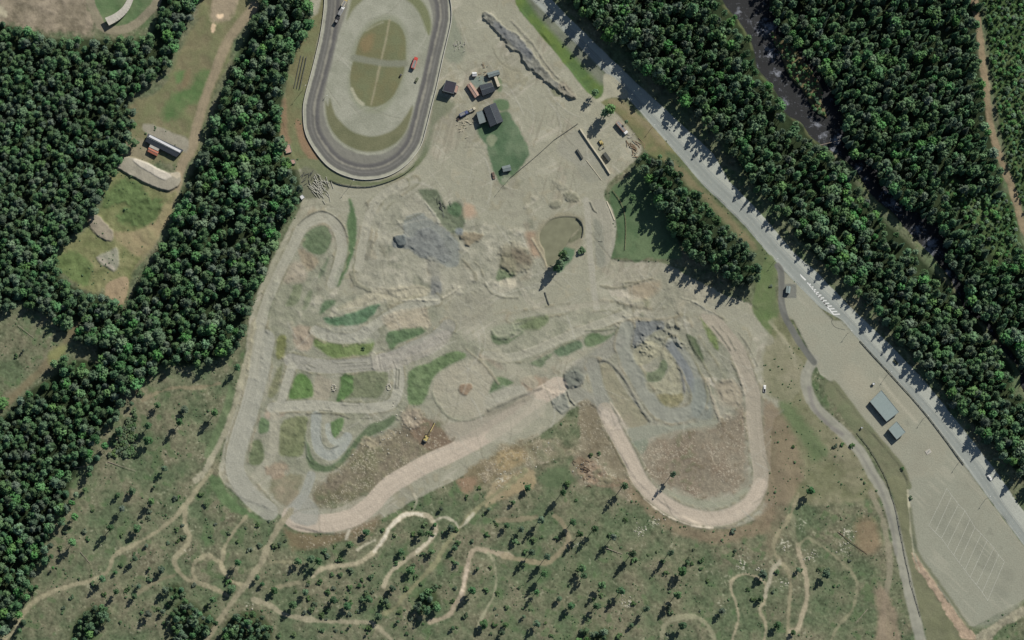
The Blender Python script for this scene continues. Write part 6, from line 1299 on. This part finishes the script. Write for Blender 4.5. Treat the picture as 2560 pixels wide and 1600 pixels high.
plank_pile('scrap_pile', 'row of bits and pallets above the dark grey house', 1, 0, 2150, 675, 16, 6, 2, M['wood'], R(10), 'scrap pile')
plank_pile('scrap_pile', 'clutter of equipment left of the black house', 1, 0, 1995, 1170, 24, 6, 2.4, M['beige'], R(20), 'scrap pile')
plank_pile('scrap_pile', 'dark timber left on the triangular grass island', 1, 1, 1760, 420, 10, 5, 5, M['concrete_dark'], R(-70), 'scrap pile')
plank_pile('scrap_pile', 'brush heap on the red rubble bank', 2, 2, 700, 1420, 26, 10, 3.5, M['bark'], R(-30), 'scrap pile')
plank_pile('scrap_pile', 'scattered planks south of the storage yard wall', 2, 0, 1090, 1290, 8, 4, 3, M['wall_pale'], R(30), 'scrap pile')
# bleachers
root = empty('bleacher', G(*T(1, 0, (418, 680))[0]), 0, 'long dark bench rows on the slope west of the oval', 'bleacher')
a, b = seg(1, 0, 452, 530, 386, 838); o0 = root.location
for k in range(3):
    off = Vector((-(b-a).y, (b-a).x, 0)).normalized()*(k-1)*2.2
    MB().wall([a-o0+off+Vector((0, 0, .4+.3*k)), b-o0+off+Vector((0, 0, .4+.3*k))], .12, .5).build('bench', M['concrete_dark'], root)
    for t in (.05, .35, .65, .95): MB().box(a.lerp(b, t)-o0+off+Vector((0, 0, .2+.15*k)), (.15, .3, .4+.3*k)).build('leg', M['steel'], root)
# raised ramp in the north-west loop
root = empty('concrete_ramp', G(*T(0, 0, (1120, 140))[0]), 0, 'pale raised ramp curving through the green north-west loop', 'ramp')
o0 = root.location; rp = smooth(T(0, 0, (1250, -60), (1225, 10), (1180, 90), (1100, 160), (1010, 205)), False, 4); mb = MB(); n_ = len(rp)
for k in range(n_-1):
    za, zb = .5+4.5*(k/(n_-1)), .5+4.5*((k+1)/(n_-1)); a = W(*rp[k], za)-Vector((o0.x, o0.y, 0)); b = W(*rp[k+1], zb)-Vector((o0.x, o0.y, 0))
    d = (b-a); nn = Vector((-d.y, d.x, 0)).normalized()*(1.9+k*.09)
    mb.add([a-nn, b-nn, b+nn, a+nn]+[v-Vector((0, 0, .35)) for v in (a-nn, b-nn, b+nn, a+nn)], [(0, 1, 2, 3), (7, 6, 5, 4), (0, 4, 5, 1), (1, 5, 6, 2), (2, 6, 7, 3), (3, 7, 4, 0)])
    if k % 4 == 2:
        for s in (-1, 1): MB().tube(a+nn*s*.8-Vector((0, 0, za+.5)), a+nn*s*.8-Vector((0, 0, .3)), .18).build('leg', M['concrete'], root)
mb.build('deck', M['wall_pale'], root)
# river log, fallen trunks
def log(label, c, r, x0, y0, x1, y1, rad=.3, dz=.3, m='deadwood'):
    a, b = seg(c, r, x0, y0, x1, y1); a.z = b.z = max(a.z, b.z)+dz; root = empty('fallen_log', a, 0, label, 'fallen log')
    MB().tube((0, 0, 0), b-a, rad, rad*.5).build('trunk', M[m], root)
    d = (b-a)
    for t in (.55, .7, .85):
        s = Vector((-d.y, d.x, 0)).normalized()*(1.6 if t != .7 else -1.6); MB().tube(d*t, d*(t+.08)+s+Vector((0, 0, .3)), rad*.35, rad*.1, 4).build('branch', M[m], root)
log('pale log lying across the river rapids', 3, 0, 430, 1390, 670, 1338, .35, 2.2)
log('long brown fallen trunk on the eastern felled slope', 3, 3, 660, 490, 935, 700, .3, .3, 'bark')
log('pale log on the central slope below the lone pines', 2, 3, 890, 645, 1040, 700)
log('thin log on the south-west felled slope', 0, 2, 1020, 1340, 1290, 1430, .22)
log('short pale log at the forest edge of the south-west slope', 0, 2, 700, 1400, 845, 1378, .3)
log('thin dark log west of the footpath', 0, 3, 760, 680, 850, 790, .2)
log('pale trunk left of the bike trail in the south', 3, 3, 940, 1220, 830, 1350, .25)
log('bent fallen trunk near the top left clearing', 0, 2, 170, 50, 320, 170, .22)
# poles
def pole(label, c, r, x, y, h, arm=True):
    root = empty('lamp_post', G(*T(c, r, (x, y))[0]), R(40), label, 'lamp post')
    MB().tube((0, 0, 0), (0, 0, h), .14, .08).build('pole', M['steel'], root)
    if arm: MB().tube((0, 0, h), (1.8, 0, h+.2), .06).build('arm', M['steel'], root); MB().box((1.9, 0, h+.15), (.8, .35, .16)).build('lamp_head', M['paint_white'], root)
pole('lamp post on the verge opposite the storage yard', 2, 0, 1315, 1215, 8)
pole('lamp post at the north tip of the parking lot', 3, 1, 55, 965, 8)
pole('lamp post on the upper strip left of the guard rail', 3, 2, 750, 130, 8)
pole('lamp post above the large lot building', 3, 2, 1125, 520, 9)
pole('lamp post between the lot buildings and the guard rail', 3, 2, 1470, 930, 9)
pole('lamp post near the lower end of the guard rail', 3, 2, 1800, 1350, 9)
pole('lamp post above the truck bays', 3, 3, 2055, 180, 9)
pole('floodlight mast south of the oval', 1, 1, 895, 235, 12)
pole('floodlight mast on the slope west of the oval', 1, 0, 440, 855, 13)
pole('floodlight mast inside the west kerb of the oval', 1, 0, 650, 925, 3)

# ------------------------------------------------------------------ vehicles
def wheel(root, x, y, r, w_):
    t = MB().tube((x, y-w_/2, r), (x, y+w_/2, r), r, n=12).build('wheel', M['rubber'], root)
    MB().tube((x, y-w_/2-.02, r), (x, y+w_/2+.02, r), r*.55, n=10).build('rim', M['steel'], t)
def place(name, label, cat, c, r, x, y, ang, group=None):
    return empty(name, G(*T(c, r, (x, y))[0]), ang, label, cat, group)
def car(label, c, r, x, y, ang, paint, L=4.5, w_=1.85, pick=False):
    root = place('pickup_truck' if pick else 'parked_car', label, 'pickup' if pick else 'car', c, r, x, y, ang)
    b = MB(); prof = [(-L/2, .35), (-L/2, .85), (-L/2+.15, .95), (L/2-.5, .92), (L/2, .7), (L/2, .35)]
    n_ = len(prof); vs = [(p[0], -w_/2, p[1]) for p in prof]+[(p[0], w_/2, p[1]) for p in prof]
    b.add(vs, [tuple(range(n_))[::-1], tuple(range(n_, 2*n_))]+[(i, (i+1) % n_, n_+(i+1) % n_, n_+i) for i in range(n_)]); bo = b.build('body', M[paint], root)
    c0 = -.35 if not pick else .35; cl = L*.5 if not pick else L*.32
    MB().box((c0, 0, 1.15), (cl, w_*.9, .45), taper=.82).build('windows', M['glass'], root)
    MB().box((c0, 0, 1.40), (cl*.8, w_*.76, .06)).build('roof', M[paint], root)
    if pick: MB().box((-L*.28, 0, .93), (L*.38, w_*.8, .06)).build('cargo_bed', M['rubber'], root)
    for sx in (-1, 1):
        for sy in (-1, 1): wheel(root, sx*L*.31, sy*(w_/2-.12), .33, .24)
    for sy in (-1, 1): MB().box((L/2, sy*w_*.36, .68), (.06, .35, .14)).build('headlight', M['paint_white'], root)
    for sy in (-1, 1): MB().box((-L/2, sy*w_*.36, .72), (.06, .3, .14)).build('tail_light', M['paint_red'], root)
    return root
def truck(label, c, r, x, y, ang, cabm, boxm, L=8.5, w_=2.5, h=2.9, name='truck', cat='truck', tank=False):
    root = place(name, label, cat, c, r, x, y, ang); cab = 2.1
    MB().box((0, 0, .75), (L, w_*.6, .3)).build('chassis', M['concrete_dark'], root)
    cb = MB().box((L/2-cab/2, 0, 1.75), (cab, w_, 2.0), taper=.95).build('cab', M[cabm], root)
    MB().box((L/2+.01, 0, 2.1), (.08, w_*.85, .8)).build('windscreen', M['glass'], cb)
    for s in (-1, 1): MB().box((L/2-.8, s*w_/2, 2.1), (.9, .06, .7)).build('side_window', M['glass'], cb)
    if tank: MB().tube((-L/2+.1, 0, 1.9), (L/2-cab-.3, 0, 1.9), 1.15, n=14).build('tank', M[boxm], root, True)
    else:
        MB().box((-(cab+.3)/2, 0, .95+h/2-.4), (L-cab-.3, w_, h-.8)).build('cargo_box', M[boxm], root)
        MB().box((-(cab+.3)/2, 0, .95+h-.76), (L-cab-.9, w_*.7, .1)).build('roof_hatch', M['steel'], root)
        MB().tube((-L/2+.6, -.5, h+.25), (L/2-cab-.8, -.5, h+.25), .07).build('ladder', M['steel'], root)
    for xx in (-L*.36, -L*.22, L*.34):
        for s in (-1, 1): wheel(root, xx, s*(w_/2-.2), .5, .35)
    return root
car('dark car on the highway in the tree shade above the lot', 3, 2, 1205, 400, R(-49), 'paint_olive')
car('white car on the highway near the right edge', 3, 2, 2095, 1490, R(-52), 'paint_white', 4.8)
car('brown car parked left of the small garden hut', 1, 1, 2243, 150, R(-78), 'paint_brown', 5.2)
car('dark small car on the light ring inside the oval', 1, 0, 1517, 758, R(62), 'paint_olive', 4.4)
car('tiny dark buggy at the edge of the oval infield', 1, 0, 1365, 716, R(62), 'paint_black', 2.6, 1.3)
car('white pickup beside the right side of the looping track', 2, 2, 2385, 650, R(85), 'paint_white', 5.4, 1.9, True)
car('grey car parked beside the black house', 1, 0, 1918, 1120, R(50), 'paint_brown', 4.2)
truck('red fire engine parked on the light ring inside the oval', 1, 0, 1496, 600, R(72), 'paint_red', 'paint_salmon', 9.0, 2.9, name='fire_engine', cat='fire engine')
truck('yellow tractor unit on the upper left bend of the oval', 1, 0, 835, 30, R(60), 'paint_yellow', 'beige', 7.0)
truck('white lorry with grey body below the yellow one on the oval', 1, 0, 803, 110, R(62), 'paint_white', 'paint_silver', 7.5)
truck('dark trailer truck trailing behind the white lorry on the oval', 1, 0, 765, 195, R(62), 'paint_black', 'wall_dark', 5.0)
truck('blue lorry parked left of the black house', 1, 0, 1960, 1080, R(28), 'paint_blue', 'paint_blue', 7.0)
truck('beige flatbed in front of the blue lorry', 1, 0, 2040, 1040, R(28), 'beige', 'beige', 5.5, 2.2, 2.0)
truck('long pinkish motorhome under the trees by the highway junction', 2, 0, 1035, 1212, R(-50), 'paint_white', 'pinkish', 11.5, 3.0, 3.2, name='motorhome', cat='motorhome')
root = place('sign_board', 'pale square pad with arrow marking in the lot', 'sign', 3, 2, 1515, 1245, R(30)); 
MB().box((0, 0, .15), (4.2, 3.2, .3)).build('slab', M['wall_pale'], root); MB().box((0, 0, .33), (2.4, .4, .06), R(20)).build('marking', M['roof_mid'], root)
def excavator(label, c, r, x, y, ang, s=1.0, reach=1.0):
    root = place('excavator', label, 'excavator', c, r, x, y, ang); root.scale = (s, s, s)
    for sy in (-1, 1):
        t = MB(); t.box((0, sy*1.2, .45), (4.2, .6, .7)); t.tube((2.1, sy*1.2-.3, .45), (2.1, sy*1.2+.3, .45), .42, n=10); t.tube((-2.1, sy*1.2-.3, .45), (-2.1, sy*1.2+.3, .45), .42, n=10); t.build('track', M['rubber'], root)
    b = MB().box((-.5, 0, 1.5), (3.8, 2.6, 1.2), taper=.92).build('body', M['paint_yellow'], root)
    MB().box((-2.1, 0, 1.5), (.8, 2.5, 1.3)).build('counterweight', M['concrete_dark'], b)
    cb = MB().box((.9, .75, 2.2), (1.5, 1.05, 1.6), taper=.9).build('cab', M['paint_yellow'], root); MB().box((1.67, .75, 2.35), (.05, .85, 1.0)).build('window', M['glass'], cb)
    bm = MB(); bm.tube((1.0, -.3, 1.8), (3.6*reach, -.3, 4.6), .34, .3, 6); bm.tube((3.6*reach, -.3, 4.6), (6.6*reach, -.3, 3.6), .3, .24, 6); bm.build('boom', M['paint_yellow'], root)
    MB().tube((6.6*reach, -.3, 3.6), (8.6*reach, -.3, 1.2), .24, .16, 6).build('arm', M['paint_yellow'], root)
    MB().box((8.6*reach, -.3, .8), (1.1, 1.3, .9), taper=.6).build('bucket', M['steel'], root)
    MB().tube((1.4, -.3, 1.6), (3.0*reach, -.3, 3.6), .1).build('hydraulic_ram', M['steel'], root)
excavator('yellow excavator with long outstretched boom on the brown soil', 1, 2, 1605, 1120, R(62), 1.15, 1.35)
excavator('yellow loader machine parked in the storage yard', 2, 0, 840, 1350, R(-60), .85, .6)
for lb, x, y in (('round boulder ring heap beside the kart lanes, left one', 735, 640), ('round boulder ring heap beside the kart lanes, right one', 1255, 635)):
    root = place('stone_ring', lb, 'stone heap', 1, 2, x, y, 0)
    for k in range(9): a = 6.283*k/9; b_ = MB(); clump(b_, (math.cos(a)*1.5, math.sin(a)*2.2, .3), .7, random.Random(k+x), .7); b_.build('stone', M['rock'], root)
print('SCENE OK', len(bpy.data.objects))
